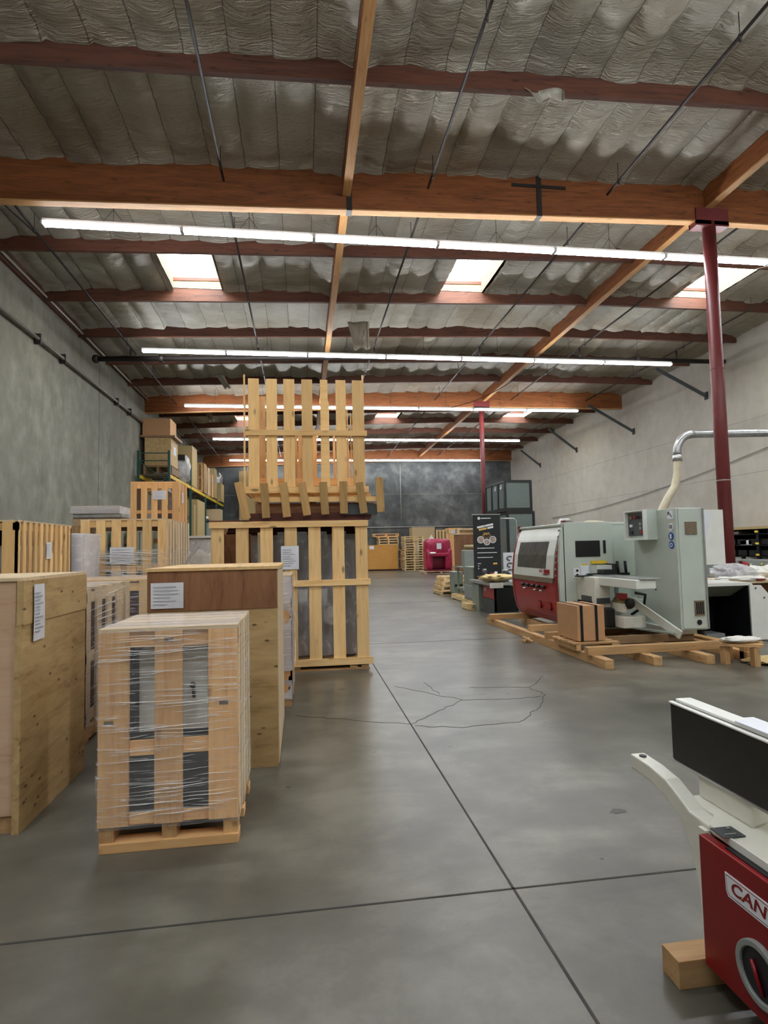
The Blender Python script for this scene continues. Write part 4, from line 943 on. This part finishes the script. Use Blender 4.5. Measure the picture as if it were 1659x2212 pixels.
# open cabinet door to the right
MB().box(5.86, 6.28, 7.90, 7.93, 1.10, 1.92).build('open_door_panel', 'white', P, bev=.004); MB().prism([(5.84, 1.90), (6.06, 1.90), (5.88, 1.20)], 1, 7.86, 7.88).build('painted_door_glare', 'paper', P)  # the white triangle stands in for glare on the open door
MB().tube([(5.42, 7.5, 1.88), (5.62, 7.6, 1.87)], .006, 6).box(5.60, 5.64, 7.6, 7.63, 1.83, 1.87).build('door_stay', 'black', P); MB().beam((5.4, 7.7, 1.02), (5.9, 7.9, 1.05), .03, .03).build('lower_door_stay', 'black', P)
t = thing('double_clamp', 'black double clamp tool standing on the planer table', 'tool', (4.97, 8.5, .97))
MB().box(4.86, 5.06, 8.45, 8.55, .95, .99).build('clamp_base', 'black', t); 
for x in (4.9, 5.03): MB().tube([(x, 8.5, .96), (x-.015, 8.5, 1.17)], .022, 10).build('clamp_handle', 'black', t)
MB().box(4.83, 5.2, 8.4, 8.62, .62, .95).build('clamp_support', 'mach', P)
# carton on small pallet
t = thing('cardboard_box', 'brown cardboard box with two black straps beside the red planer hood', 'box', (3.65, 7.05, .22))
MB().box(3.46, 3.83, 7.03, 7.62, .215, .66).build('carton', 'card', t, bev=.004)
for x in (3.50+.0, 3.70): MB().box(x, x+.035, 7.024, 7.626, .21, .666).build('strap', 'black', t)
t = thing('wooden_pallet', 'small board pallet under the strapped cardboard box', 'pallet', (3.65, 7.05, .1))
mb = MB(); 
for k in range(5): mb.box(3.36, 3.98, 6.96+k*.14, 7.05+k*.14, .185, .205)
for x in (3.40, 3.88): mb.box(x, x+.06, 6.96, 7.62, .11, .185)
mb.build('boards', 'lumber', t)
# stool with bag
t = thing('timber_stool', 'small timber stool made of offcuts, right of the skid', 'stool', (5.08, 6.15, 0))
for x, y in ((4.90, 6.27), (5.13, 6.08), (5.30, 6.45), (5.12, 6.5)): MB().box(x, x+.075, y, y+.075, 0, .21).build('leg', 'lumber', t, bev=.003)
MB().beam((4.88, 6.32, .235), (5.26, 6.10, .235), .12, .03).beam((5.0, 6.46, .235), (5.38, 6.24, .235), .12, .03).build('top', 'lumber', t)
o = MB(); lumpy(o, (5.13, 6.28, .285), (.23, .13, .035), .3, 3.5, 28, 14, 2); tag(o.build('plastic_bag', 'foam'), 'crumpled white plastic bag lying on the small timber stool', 'bag')
o = MB(); lumpy(o, (5.5, 6.25, .03), (.32, .22, .03), .5, 4, 30, 10, 4); tag(o.build('shavings', 'sawdust'), 'pale loose shavings on the floor beside the timber stool', 'shavings', kind='stuff')
t = thing('timber_beam', 'short timber block behind the small stool', 'wood', (5.35, 6.9, 0)); MB().box(5.45, 5.60, 6.55, 7.7, 0, .13).build('block', 'lumber', t)

# white folded housing with dark opening
t = thing('machine_housing', 'white sheet metal housing with black opening, right of the electric cabinet', 'machine', (6.1, 7.7, 0))
MB().box(5.62, 6.45, 7.62, 8.4, .80, .84).build('top_panel', 'white', t); MB().box(6.40, 6.45, 7.60, 8.4, .0, .82).build('side_panel', 'white', t)
MB().prism([(6.45, 0.02), (6.45, .80), (6.58, .80), (6.98, .35), (6.98, .02)], 1, 7.60, 7.63).build('gusset_panel', 'white', t)
MB().box(5.62, 5.66, 7.62, 8.4, .0, .82).box(5.62, 6.45, 8.36, 8.4, 0, .8).build('inner_wall', 'black', t)
MB().prism([(7.66, .79), (8.1, .79), (8.02, .62), (7.98, .62)], 0, 5.66, 6.40).build('inner_deflector', 'cast', t)
MB().box(5.66, 6.4, 7.64, 8.36, .0, .02).build('inner_floor', 'black', t); MB().box(6.385, 6.40, 7.62, 8.36, .0, .8).build('inner_lining', 'black', t); MB().box(5.9, 6.2, 7.9, 8.2, .02, .08).build('inner_tray', 'grey', t)
for (x, z) in ((6.49, .76), (6.62, .62), (6.9, .36)): MB().disc((x, 7.595, z), .012, 1, .006, 12).build('bolt', 'greyd', t)
# work table with plastic
t = thing('work_table', 'cluttered work table with wooden top under white plastic at far right', 'table', (7.9, 9, 0))
MB().box(7.0, 9.1, 8.7, 9.7, .74, .78).build('tabletop', 'pine_pale', t)
for x in (7.05, 9.0):
    for y in (8.75, 9.6): MB().box(x, x+.07, y, y+.07, 0, .74).build('leg', 'lumber', t)
MB().box(7.9, 9.05, 8.74, 9.6, .1, .70).build('cabinet', 'ply_brown', t)
def heap(label, c, r, seed, mat='foam', amp=.35):
    o = MB(); lumpy(o, c, r, amp, 2.6, 36, 24, seed); tag(o.build('plastic_sheet', mat), label, 'plastic sheet')
heap('clear plastic bundle on the work table beside the red column', (7.45, 9.2, .90), (.36, .3, .14), 3, 'film_loose')
heap('low spread of white plastic on the near edge of the work table', (7.4, 8.95, .80), (.45, .25, .05), 8)
heap('tall crumpled white plastic heap on the table at right edge', (8.5, 9.1, .90), (.4, .35, .18), 5)
heap('white plastic lump in the middle of the work table', (8.0, 9.3, .86), (.3, .25, .12), 9)
t = thing('tape_roll', 'brown tape block lying among the white plastic', 'tape', (7.85, 8.8, .79)); MB().box(7.80, 7.95, 8.72, 8.80, .78, .88).build('block', 'card', t, bev=.01)
t = thing('hand_tool', 'small red tool on the white plastic edge of the work table', 'tool', (7.5, 8.75, .8)); MB().tube([(7.45, 8.68, .80), (7.6, 8.69, .80)], .015, 8).build('handle', 'red', t)
# fire extinguisher
t = thing('fire_extinguisher', 'red fire extinguisher hanging on the right side of the near column', 'fire extinguisher', (8.5, 10.27, .75))
MB().tube([(8.52, 10.2, .66), (8.52, 10.2, .68), (8.52, 10.2, .98), (8.52, 10.2, 1.02), (8.52, 10.2, 1.04)], .07, 16, rs=[.05, .07, .07, .05, .02]).build('cylinder', 'red', t)
MB().box(8.46, 8.58, 10.19, 10.21, 1.04, 1.07).beam((8.5, 10.2, 1.07), (8.64, 10.2, 1.1), .02, .02).build('valve_handle', 'silver', t)
MB().box(8.48, 8.56, 10.126, 10.13, .72, .84).build('white_label', 'paper', t); MB().box(8.56, 8.60, 10.12, 10.13, .86, 1.0).build('tag_card', 'foam', t)
MB().box(8.44, 8.6, 10.25, 10.275, .7, 1.05).build('wall_bracket', 'col', t)
# bench, shelving with bins against the right wall
t = thing('grey_cabinet', 'long grey machine cabinet in front of the black bin shelving', 'cabinet', (13.5, 14, 0))
MB().box(12.9, 13.7, 12.6, 17.2, .0, .88).build('body', 'grey', t, bev=.01); MB().disc((12.89, 14.8, .78), .03, 0, .02, 12).build('yellow_knob', 'yellow', t); MB().disc((12.89, 15.6, .72), .02, 0, .02, 12).disc((12.89, 15.9, .72), .02, 0, .02, 12).build('black_button', 'black', t)
S = thing('bin_shelving', 'black shelving with yellow clips and parts boxes against the right wall', 'shelf', (14.5, 16, 0))
for y in (13.2, 14.7, 16.2, 17.7):
    MB().box(14.0, 14.08, y-.05, y+.05, .0, 1.85).box(14.7, 14.78, y-.05, y+.05, .0, 1.85).build('upright', 'black', S)
    for z in (1.0, 1.35, 1.72): MB().box(13.97, 14.0, y-.06, y+.06, z-.03, z+.03).build('yellow_clip', 'yellow', S)
for z in (.95, 1.30, 1.65): MB().box(14.0, 14.78, 13.2, 17.7, z-.02, z).build('shelf_board', 'black', S)
MB().box(14.74, 14.78, 13.2, 17.7, .9, 1.8).build('back_panel', 'black', S); MB().box(14.05, 14.78, 17.7, 17.73, .9, 1.8).build('end_panel', 'black', S)
for z in (.97, 1.32):
    for k in range(6): MB().box(14.06, 14.5, 14.85+k*.47, 15.22+k*.47, z, z+.17).build('parts_bin', 'black', S)
MB().box(13.95, 14.8, 13.1, 17.75, 1.80, 1.88).build('top_beam', 'card2', S)
for y, z, ww, hh, m_, lb in ((16.75, 1.30, .5, .16, 'paper', 'white carton on the middle shelf of the bin shelving'), (17.3, 1.65, .5, .10, 'silver', 'silver foil parcel on the upper shelf of the bin shelving'), (15.5, 1.65, .7, .12, 'plastic_gray', 'grey parcel on the upper shelf near the right frame edge'), (15.4, 1.30, .6, .14, 'plastic_gray', 'grey bag on the middle shelf near the right frame edge')):
    t = thing('parcel', lb, 'parcel', (14.3, y, z)); MB().box(14.06, 14.5, y-ww/2, y+ww/2, z, z+hh).build('body', m_, t, bev=.02)
# duct
t = thing('dust_duct', 'galvanised round duct bending down to a cream flexible hose', 'duct', (8.5, 12, 3.9))
MB().tube([(14.94, 12, 4.02), (8.9, 12, 3.90)], .085, 20).build('straight_duct', 'galv', t)
MB().tube([(8.9, 12, 3.90)]+[(8.9-.42*math.sin(a), 12, 3.48+.42*math.cos(a)) for a in [i*PI/16 for i in range(1, 9)]]+[(8.48, 12, 3.40)], .088, 20).build('elbow', 'galv', t)
for x in (9.4, 10.5, 11.9, 13.3): MB().tube([(x-.01, 12, 3.91+(x-8.9)*.02), (x+.01, 12, 3.91+(x-8.9)*.02)], .092, 20).build('joint_ring', 'silver', t)
MB().tube([(8.48, 12, 3.42), (8.48, 12, 3.28)], .10, 20).build('hose_clamp', 'silver', t)
pts = [Vector((8.48, 12, 3.3)), Vector((8.46, 12, 3.0)), Vector((8.38, 12, 2.7)), Vector((8.2, 12, 2.45)), Vector((8.05, 12, 2.2)), Vector((7.9, 12, 1.8)), Vector((7.8, 12, 1.2)), Vector((7.75, 12, .8))]
fine = []
for i in range(len(pts)-1):
    for k in range(6): fine.append(pts[i].lerp(pts[i+1], k/6))
MB().tube(fine, .085, 16, rs=[.083+.004*(i % 2) for i in range(len(fine))]).build('flexible_hose', 'hose', t)
t = thing('dust_collector', 'small machine behind the planer where the hose ends', 'machine', (7.7, 11.6, 0)); MB().box(7.3, 8.2, 11.6, 12.5, 0, .8).build('body', 'mach', t, bev=.02)
# little stuff above planer top
t = thing('curved_pipe', 'silver bent pipes standing behind the planer hood', 'pipe', (5.6, 11, 0)); MB().tube([(5.1, 11, 0), (5.1, 11, 1.82), (5.15, 11, 1.92), (5.3, 11, 1.93), (5.42, 11, 1.85)], .045, 12).build('bend', 'silver', t); MB().tube([(4.75, 12.4, 0), (4.75, 12.4, 2.0), (4.7, 12.4, 2.05), (4.4, 12.4, 2.05)], .015, 8).build('rail', 'silver', t)
t = thing('hose_coil', 'cream hose coil lying on the planer behind the hood top', 'hose', (5.4, 10, 1.78)); MB().tube([(5.0+.16*math.cos(a)+.3, 9.9+.16*math.sin(a), 1.80+.04*math.sin(a/2)) for a in [i*PI/8 for i in range(17)]], .03, 10).build('coil', 'hose', t)

# red and black jointer with timber on it
t = thing('jointer', 'small red and black woodworking machine with loaded table left of the planer', 'machine', (4.2, 12.2, 0))
MB().box(3.97, 4.02, 11.75, 11.8, 0, .60).box(4.02, 4.5, 11.78, 12.5, .06, .58).build('cabinet_body', 'black', t)
MB().box(3.955, 4.02, 11.75, 12.45, .33, .60).build('red_side_panel', 'red', t, bev=.004); MB().box(3.955, 4.02, 11.75, 12.45, .06, .32).build('lower_side_panel', 'greyd', t, bev=.004)
MB().box(3.94, 4.5, 11.7, 12.6, 0, .06).build('plinth', 'greyd', t)
text('side_letters', 'CW', .09, 'paper', facing_neg_x(3.95, 12.3, .50), t)
MB().box(3.86, 4.64, 11.7, 13.2, .62, .68).build('cast_table', 'silver', t, bev=.004)
MB().box(3.9, 4.6, 12.6, 13.1, .0, .6).build('motor_cabinet', 'cast', t)
MB().box(4.52, 4.62, 11.9, 12.0, .2, .5).build('inner_motor', 'galv', t)
t = thing('foam_sheet', 'yellowish crumpled foam sheet on the jointer table', 'foam', (4.1, 12, .68)); lumpy(MB(), (4.1, 12.0, .775), (.36, .35, .07), .4, 4, 30, 12, 6).build('sheet', 'sawdust', t); MB().box(3.86, 4.15, 11.68, 11.695, .57, .68).build('hanging_paper', 'foam', t)
for i, (x, y, m_, h, r, lb) in enumerate(((4.02, 12.5, 'black', .24, .05, 'black spray can with red cap on the jointer table'), (4.16, 12.4, 'red', .16, .045, 'red can on the jointer table beside the black can'), (4.42, 12.3, 'black', .22, .075, 'black tub with white bag on the jointer table'), (4.28, 12.5, 'silver', .18, .04, 'silver can on the jointer table behind the foam'))):
    o = thing('can', lb, 'can', (x, y, .68)); MB().tube([(x, y, .68), (x, y, .68+h)], r, 14).build('body', m_, o); MB().tube([(x, y, .68+h), (x, y, .70+h)], r*.8, 14).build('cap', ('foam', 'red', 'paper')[i % 3], o)
t = thing('wooden_pallet', 'short pallet end between the jointer and the grey panel', 'pallet', (3.9, 12.8, 0)); pallet_mb(3.72, 4.3, 12.9, 13.4, 0, .14).build('boards', 'osb', t)
t = thing('sheet_metal_box', 'grey sheet metal machine side panel left of the jointer', 'panel', (4.2, 13.6, 0)); MB().box(4.05, 4.35, 13.5, 14.3, .14, .95).build('panel', 'cast', t, bev=.01); MB().box(4.03, 4.06, 13.55, 14.2, .2, .5).build('lower_grille', 'grey', t); pallet_mb(4.0, 4.6, 13.45, 14.4, 0, .14).build('pallet_base', 'osb', t)
# banner stand
B = thing('roll_up_banner', 'black roll up banner with gold and white print behind the jointer', 'banner', (4.35, 13, 0))
MB().box(4.03, 4.70, 13.32, 13.325, .06, 2.19).build('banner_sheet', 'banner', B); MB().box(4.02, 4.71, 13.31, 13.335, 2.19, 2.21).build('top_rail', 'silver', B); MB().box(4.0, 4.72, 13.2, 13.42, 0, .07).build('base_cassette', 'silver', B, bev=.01); MB().tube([(4.36, 13.34, .07), (4.36, 13.34, 2.19)], .012, 8).build('support_pole', 'silver', B)
by = 13.318
def bb(xa, xb, za, zb, m_, name='print_block', rot=0.0):
    T = Matrix.Translation(((xa+xb)/2, by, (za+zb)/2)) @ Matrix.Rotation(-rot, 4, 'Y'); w2, h2 = (xb-xa)/2, (zb-za)/2; MB().box(-w2, w2, -.001, .001, -h2, h2, 0, T).build(name, m_, B)
MB().disc((4.18, by, 2.11), .035, 1, .003, 20).build('round_logo', 'ltype', B); bb(4.23, 4.47, 2.10, 2.12, 'ltype', 'logo_line')
bb(4.13, 4.32, 1.885, 1.93, 'ltype', rot=.19); bb(4.33, 4.53, 1.925, 1.97, 'ltype', rot=.19); bb(4.17, 4.37, 1.83, 1.875, 'gold', rot=.19); bb(4.385, 4.53, 1.865, 1.91, 'ltype', rot=.19)
text('banner_24_7', '24/7', .085, 'gold', facing_neg_y(4.36, by-.001, 1.735), B); MB().disc((4.36, by, 1.70), .10, 1, .003, 24, rin=.09, sy=.5).build('gold_arc', 'gold', B)
for x, z, r in ((4.21, 1.60, .085), (4.51, 1.60, .085), (4.36, 1.545, .08)):
    pr = MB().disc((x, by-.001-.002*(x == 4.36), z), r, 1, .003, 28).build('picture_ring', 'ltype', B); MB().disc((x, by-.004-.002*(x == 4.36), z), r*.82, 1, .003, 28).build('round_picture', 'photo', pr)
for z, L in ((1.40, .42), (1.29, .48), (1.18, .38), (1.05, .0)): 
    if L: bb(4.12, 4.12+L, z-.008, z+.008, 'ltype', 'text_line')
bb(4.12, 4.2, 1.03, 1.045, 'ltype', 'text_line'); bb(4.5, 4.6, 1.01, 1.05, 'gold', 'gold_button')
for z in (.98, .92): MB().disc((4.14, by, z), .014, 1, .003, 12).build('contact_dot', 'ltype', B)
t = thing('paper_sign', 'white board with bold black curls behind the planer', 'sign', (4.9, 13.6, 0)); MB().box(4.82, 5.1, 13.5, 13.52, .6, 1.28).build('board', 'paper', t); mb = MB()
for z in (.82, .98, 1.14): mb.tube([(4.98+.07*math.cos(a), 13.49, z+.05*math.sin(a)) for a in [i*PI/8 for i in range(2, 13)]], .014, 8)
mb.build('black_curl', 'greyd', t); MB().box(4.95, 4.99, 13.53, 13.56, 0, .7).build('post', 'greyd', t)
# second hand machine on frame
t = thing('bench_grinder_stand', 'old grey machine with round belt guards on open steel frame', 'machine', (4.6, 15.5, 0))
for x, y in ((4.32, 15.2), (4.62, 15.0), (5.1, 15.0), (5.1, 15.9), (4.32, 15.9)): MB().box(x, x+.05, y, y+.05, .14, .88).build('leg', 'cast', t)
MB().box(4.28, 5.2, 14.98, 15.98, .86, .90).box(4.3, 5.15, 15.0, 15.95, .28, .33).build('frame_tray', 'cast', t)
MB().tube([(4.7, 15.3, .33), (4.7, 15.3, .7)], .2, 20).build('tank', 'greyd', t); MB().tube([(4.55, 15.5, 1.1), (5.1, 15.5, 1.1)], .19, 22).build('belt_guard', 'greyd', t); MB().tube([(4.9, 15.6, 1.2), (5.05, 15.6, 1.2)], .3, 24).build('belt_guard', 'cast', t); MB().box(4.36, 4.66, 15.3, 15.6, .9, 1.35).build('motor_housing', 'grey', t, bev=.02); MB().tube([(4.4, 15.4, 1.43), (4.72, 15.4, 1.43)], .06, 14).build('red_motor', 'brass', t)
pallet_mb(4.15, 5.3, 14.6, 16.0, 0, .14).build('pallet_base', 'osb', t)
t = thing('pallet_debris', 'broken pale boards and shavings in front of the steel frame machine', 'boards', (4.2, 14.5, 0)); MB().beam((4.2, 14.75, .17), (4.75, 14.55, .17), .12, .02).beam((4.15, 14.4, .03), (4.6, 14.65, .20), .10, .02).build('boards', 'osb', t); lumpy(MB(), (4.4, 14.7, .1), (.28, .2, .09), .4, 4, 20, 10, 1).build('shavings', 'sawdust', t)
t = thing('control_cabinet', 'narrow pale grey control cabinet beside the pallet pile', 'cabinet', (4.35, 16.3, 0)); MB().box(4.35, 4.62, 16.4, 16.9, .1, .72).build('body', 'cast', t, bev=.01); MB().box(4.37, 4.60, 16.39, 16.4, .3, .36).build('handle', 'black', t); MB().box(4.36, 4.44, 16.4, 16.9, 0, .1).build('foot', 'black', t)
for k in range(4):
    a = .04*k; t = thing('wooden_pallet', 'pallet in the low pile beside the aisle, %s from the floor' % ORD[k], 'pallet', (4.5, 17.3, .13*k), 0, 'low pallet pile'); pallet_mb(4.1+a*1.5, 5.1+a, 17.1+a*2, 18.1+a*2, .135*k, .13).build('boards', 'osb', t)

# ------------------------------------------------------------------ far end
t = thing('machine_enclosure', 'upper black framed enclosure with grey panes', 'enclosure', (8.6, 22, 2.8))
def encl(t, x0, x1, y0, y1, z0, z1, nd):
    MB().box(x0+.04, x1-.04, y0+.04, y1-.04, z0+.06, z1-.06).build('grey_pane', 'pane', t)
    for x in (x0, x1-.09):
        MB().box(x, x+.09, y0, y0+.09, z0, z1).box(x, x+.09, y1-.09, y1, z0, z1).box(x, x+.09, y0+.09, y1-.09, z1-.09, z1).box(x, x+.09, y0+.09, y1-.09, z0, z0+.14).build('side_frame', 'black', t)
    for y in (y0, y1-.09): MB().box(x0+.09, x1-.09, y, y+.09, z1-.09, z1).box(x0+.09, x1-.09, y, y+.09, z0, z0+.14).build('cross_frame', 'black', t)
    for k in range(1, nd): y = y0+(y1-y0)*k/nd; MB().box(x0, x0+.05, y-.05, y+.05, z0+.1, z1-.08).build('mullion', 'black', t)
encl(t, 7.98, 9.14, 22, 24.4, 2.80, 4.05, 3)
for y in (22.3, 23.0): MB().prism([(y, 3.72), (y+.16, 3.72), (y, 3.92)], 0, 7.972, 7.98).build('white_tape', 'paper', t)
t = thing('machine_enclosure', 'lower black framed enclosure with dark grey panes, partly behind the banner', 'enclosure', (8.6, 22, 0))
encl(t, 8.05, 9.22, 22, 24.4, 0, 2.80, 1)
t = thing('plywood_crate', 'wide brown crate with pale top edge behind the banner', 'crate', (8, 24.8, 0)); MB().box(6.95, 7.9, 24.9, 26, 0.05, 1.98).box(8.4, 9.6, 24.8, 26, .05, 1.98).box(7.9, 8.4, 25.4, 26, .05, 1.98).build('body', 'ply_brown', t); MB().box(6.9, 9.65, 25.3, 26.05, 1.98, 2.04).build('top_edge', 'pine_pale', t); MB().box(6.95, 9.6, 25.5, 25.9, 0, .05).build('skid_runner', 'lumber', t)
t = thing('plywood_crate', 'open framed plywood box behind the grey machine', 'crate', (7.4, 27, 0)); MB().box(7.55, 8.3, 27.4, 28, 0, 2.32).build('body', 'lumber', t); MB().box(7.5, 8.35, 27.35, 27.4, 2.24, 2.34).box(7.5, 7.6, 27.35, 27.4, 0, 2.24).build('frame_edge', 'pine_pale', t)
# pink wrapped machine
t = thing('wrapped_machine', 'machine wrapped in red pink stretch film near the far end of the aisle', 'machine', (7.5, 31.5, .1))
def rw(c, r, seed, m_='redplastic', name='red_film'): lumpy(MB(), c, r, .06, 3, 28, 22, seed, .4).build(name, m_, t)
rw((7.52, 31.9, 1.45), (.72, .5, .46), 1); rw((7.0, 31.9, .80), (.2, .5, .62), 2); rw((8.08, 31.9, .80), (.22, .5, .62), 4); rw((7.5, 32.1, .68), (.5, .4, .48), 5, 'redplastic_d', 'shaded_red_film')
rw((7.5, 31.45, 1.02), (.55, .12, .1), 6)
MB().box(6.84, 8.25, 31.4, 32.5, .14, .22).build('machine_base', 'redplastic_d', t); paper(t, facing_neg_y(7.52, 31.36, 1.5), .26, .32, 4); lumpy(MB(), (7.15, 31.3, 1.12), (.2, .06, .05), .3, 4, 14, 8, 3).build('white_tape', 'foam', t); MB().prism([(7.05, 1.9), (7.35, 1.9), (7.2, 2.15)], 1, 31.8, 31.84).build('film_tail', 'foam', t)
pp = thing('wooden_pallet', 'reddish pallet under the red wrapped machine', 'pallet', (7.5, 31.3, 0)); pallet_mb(6.62, 8.5, 31.1, 32.6, 0, .13).build('boards', 'ply_pink', pp)
# pallet stacks
p0 = None
def pstack(x, y, n, w_, d, h, place, z0=0, mat='osb', group=None):
    m0 = None
    for k in range(n):
        jx, jy = random.uniform(-.025, .025), random.uniform(-.03, .03)
        t = thing('wooden_pallet', 'pale pallet, %s, %s from bottom' % (place, ORD[k]), 'pallet', (x+jx, y+jy, z0+h*k), 0, group or place)
        if m0 is None:
            m0 = pallet_mb(x+jx, x+w_+jx, y+jy, y+d+jy, z0, h*.98, None, 'y', .24).build('boards', mat, t)
        else: c = m0.copy(); C.objects.link(c); c.parent = t
pstack(6.4, 36, 14, 1.25, 1.1, .155, 'tall stack left of the red wrapped machine')
pstack(5.05, 38.15, 13, 1.35, 1.1, .17, 'stack behind the golden board')
pstack(4.75, 38.2, 1, 1.7, 1.1, .2, 'long pallet atop the rear stack', 2.22, 'pine_orange')
t = thing('board_crate', 'golden brown fibreboard crate with white label on the far floor', 'crate', (5.3, 37, 0)); MB().box(4.2, 6.15, 37.0, 37.9, .1, 1.66).build('board_panel', 'ply_gold', t); MB().box(4.2, 6.15, 37.05, 37.85, 0, .1).build('skid_base', 'darkwood', t); MB().box(4.3, 4.6, 36.985, 37, 1.4, 1.6).build('white_label', 'paper', t)
rbox('cardboard_box', 'tall tan carton with white label against the rear wall', 7.35, 8.9, 38.2, 39.3, 0, 2.8, 'card3', lab='y')
t = thing('slatted_crate', 'slatted light crate against the rear wall right of the tan carton', 'crate', (9.6, 38.3, 0)); mb = MB(); slats(mb, 'x', 38.3, 9.0, 9.8, .1, 2.62, 4, .12, .02, (.1, 1.3, 2.5), .1, 1); mb.build('slats', 'osb', t); MB().box(9.05, 9.75, 38.35, 39.2, 0, 2.58).build('load', 'lumber_dark', t)
t = thing('plywood_crate', 'orange plywood crate with label against the rear wall', 'crate', (10.2, 38.2, 0)); MB().box(9.85, 10.75, 38.2, 39.2, 0, 2.72).build('body', 'pine_orange', t); paper(t, facing_neg_y(10.2, 38.19, 2.4), .4, .4, 4)
for k, (x, z) in enumerate(((9.15, .25), (9.15, 1.3))):
    for j in range(2):
        t = thing('wooden_pallet', 'pallet standing on edge right of the red wrapped machine, %s %s' % (('lower', 'upper')[k], ('left', 'right')[j]), 'pallet', (x+.6*j, 35.9, z), 0, 'pallets standing on edge')
        mb = MB(); xx = x+.6*j
        for i in range(4): mb.box(xx+i*.15, xx+i*.15+.08, 35.9, 35.93, z, z+1.0)
        for zz in (z, z+.46, z+.92): mb.box(xx, xx+.55, 35.93, 36.02, zz, zz+.08)
        mb.build('boards', 'pine_orange', t)
t = thing('timber_platform', 'low timber platform carrying the pallets standing on edge', 'base', (9.6, 35.9, 0)); MB().box(9.1, 10.35, 35.85, 36.4, 0, .25).build('base', 'lumber', t)
t = thing('slatted_crate', 'dark slatted crate between the golden board and the pallet stack', 'crate', (6.2, 37.3, 0)); mb = MB(); slats(mb, 'x', 37.35, 6.17, 6.38+.9, .1, 1.35, 6, .07, .02, (.1, .7, 1.28), .07, 1); mb.build('slats', 'lumber', t); MB().box(6.2, 7.2, 37.4, 38.0, .0, 1.3).build('dark_load', 'greyd', t)

# ------------------------------------------------------------------ edge sander at lower right
E = thing('edge_sander', 'red and white edge sander with long black platen at lower right', 'machine', (1.5, 1.7, .08))
MB().box(1.275, 1.31, 1.0, 1.80, .088, .495).build('red_panel', 'deepred', E, bev=.004)
MB().box(1.31, 1.9, 1.0, 1.80, .088, .48).build('cabinet_body', 'deepred', E, bev=.004)
MB().box(1.292, 1.316, 1.0, 1.70, .495, .499).build('shadow_gap', 'black', E); MB().box(1.3, 1.5, 1.45, 1.6, .481, .49).build('dark_recess', 'black', E)  # the long black strip paints the shadow gap beside the casting
pf = [(1.80, .10), (1.86, .10), (1.866, .28), (1.90, .40), (1.96, .475), (2.04, .515), (2.13, .535), (2.255, .538), (2.255, .595), (2.13, .592), (2.03, .578), (1.95, .545), (1.90, .52), (1.80, .515)]
MB().prism(pf, 0, 1.315, 1.375).build('table_arm', 'cream', E, bev=.006)
MB().box(1.30, 1.315, 1.80, 1.835, .10, .50).build('side_flange', 'cream', E)
MB().disc((1.345, 2.215, .597), .014, 2, .004, 16).build('bolt_hole', 'black', E)
MB().prism([(1.315, .95), (2.05, .95), (2.05, 2.01), (1.378, 2.01), (1.378, 1.86), (1.315, 1.80)], 2, .497, .522).build('base_casting', 'cream', E, bev=.005)
MB().box(1.311, 1.316, 1.3, 1.78, .50, .524).build('casting_edge', 'white', E)
MB().prism([(1.425, 1.74), (1.425, 2.0), (1.62, 2.0), (1.60, 1.80)], 2, .52, .64).build('pedestal', 'cream', E, bev=.01)
MB().prism([(1.50, .522), (1.9, .522), (1.9, .60), (1.62, .66), (1.54, .60)], 1, 1.3, 1.62).build('rear_bracket', 'cream', E, bev=.01)
cp = MB().box(1.292, 1.366, 1.70, 1.765, .524, .527).build('cover_plate', 'greyd', E); MB().box(1.305, 1.345, 1.712, 1.718, .527, .530).build('plate_slot', 'silver', cp); MB().disc((1.345, 1.75, .529), .006, 2, .004, 10).build('plate_bolt', 'silver', E)
MB().box(1.418, 1.43, .7, 2.13, .612, .822).build('black_platen', 'belt', E, bev=.003)
MB().box(1.43, 1.53, .7, 2.13, .605, .824).build('belt_housing', 'white', E, bev=.012)
MB().box(1.414, 1.435, .7, 2.135, .822, .83).box(1.435, 1.50, .7, 2.12, .83, .842).build('top_cover', 'white', E, bev=.003); MB().box(1.49, 1.55, .7, 1.86, .826, .836).box(1.43, 1.49, .7, 1.80, .842, .848).build('packing_sheet', 'paper', E)
MB().box(1.414, 1.43, .7, 2.13, .604, .611).build('lower_trim', 'silver', E)
# badge
def onx(y, z): return facing_neg_x(1.2745, y, z)
ol = [(1.682, .438), (1.680, .385), (1.672, .370), (1.36, .370), (1.29, .438)]
MB().prism([(y, z) for y, z in ol], 0, 1.2725, 1.275).build('badge_border', 'paper', E)
def ins(p, c, k, d): return [(c[0]+(y-c[0])*k[0], c[1]+(z-c[1])*k[1]) for y, z in p]
MB().prism(ins(ol, (1.48, .404), (.978, .86), 0), 0, 1.2722, 1.2727).build('badge_red_line', 'deepred', E)
bf = MB().prism(ins(ol, (1.48, .404), (.966, .78), 0), 0, 1.2717, 1.2724).build('badge_field', 'paper', E)
text('badge_letters', 'CANTEK', .050, 'deepred', facing_neg_x(1.2712, 1.659, .406), bf, .0005, 'LEFT', 1.27, .18)
MB().disc((1.27, 1.555, .222), .086, 0, .02, 40, rin=.068).build('port_ring', 'grey', E, bev=.003); MB().disc((1.272, 1.555, .222), .068, 0, .006, 36).build('port_opening', 'black', E); MB().tube([(1.265, 1.58, .25), (1.262, 1.56, .21), (1.265, 1.545, .17)], .006, 8).build('cable', 'deepred', E)
t = thing('timber_block', 'short timber block under the corner of the edge sander', 'wood', (1.6, 1.86, 0)); MB().box(1.195, 2.0, 1.82, 1.91, 0, .088).build('block', 'lumber', t, bev=.002)
t = thing('timber_block', 'second timber block under the near end of the edge sander', 'wood', (1.6, 1.1, 0)); MB().box(1.45, 2.0, 1.05, 1.15, 0, .088).build('block', 'lumber', t, bev=.002)
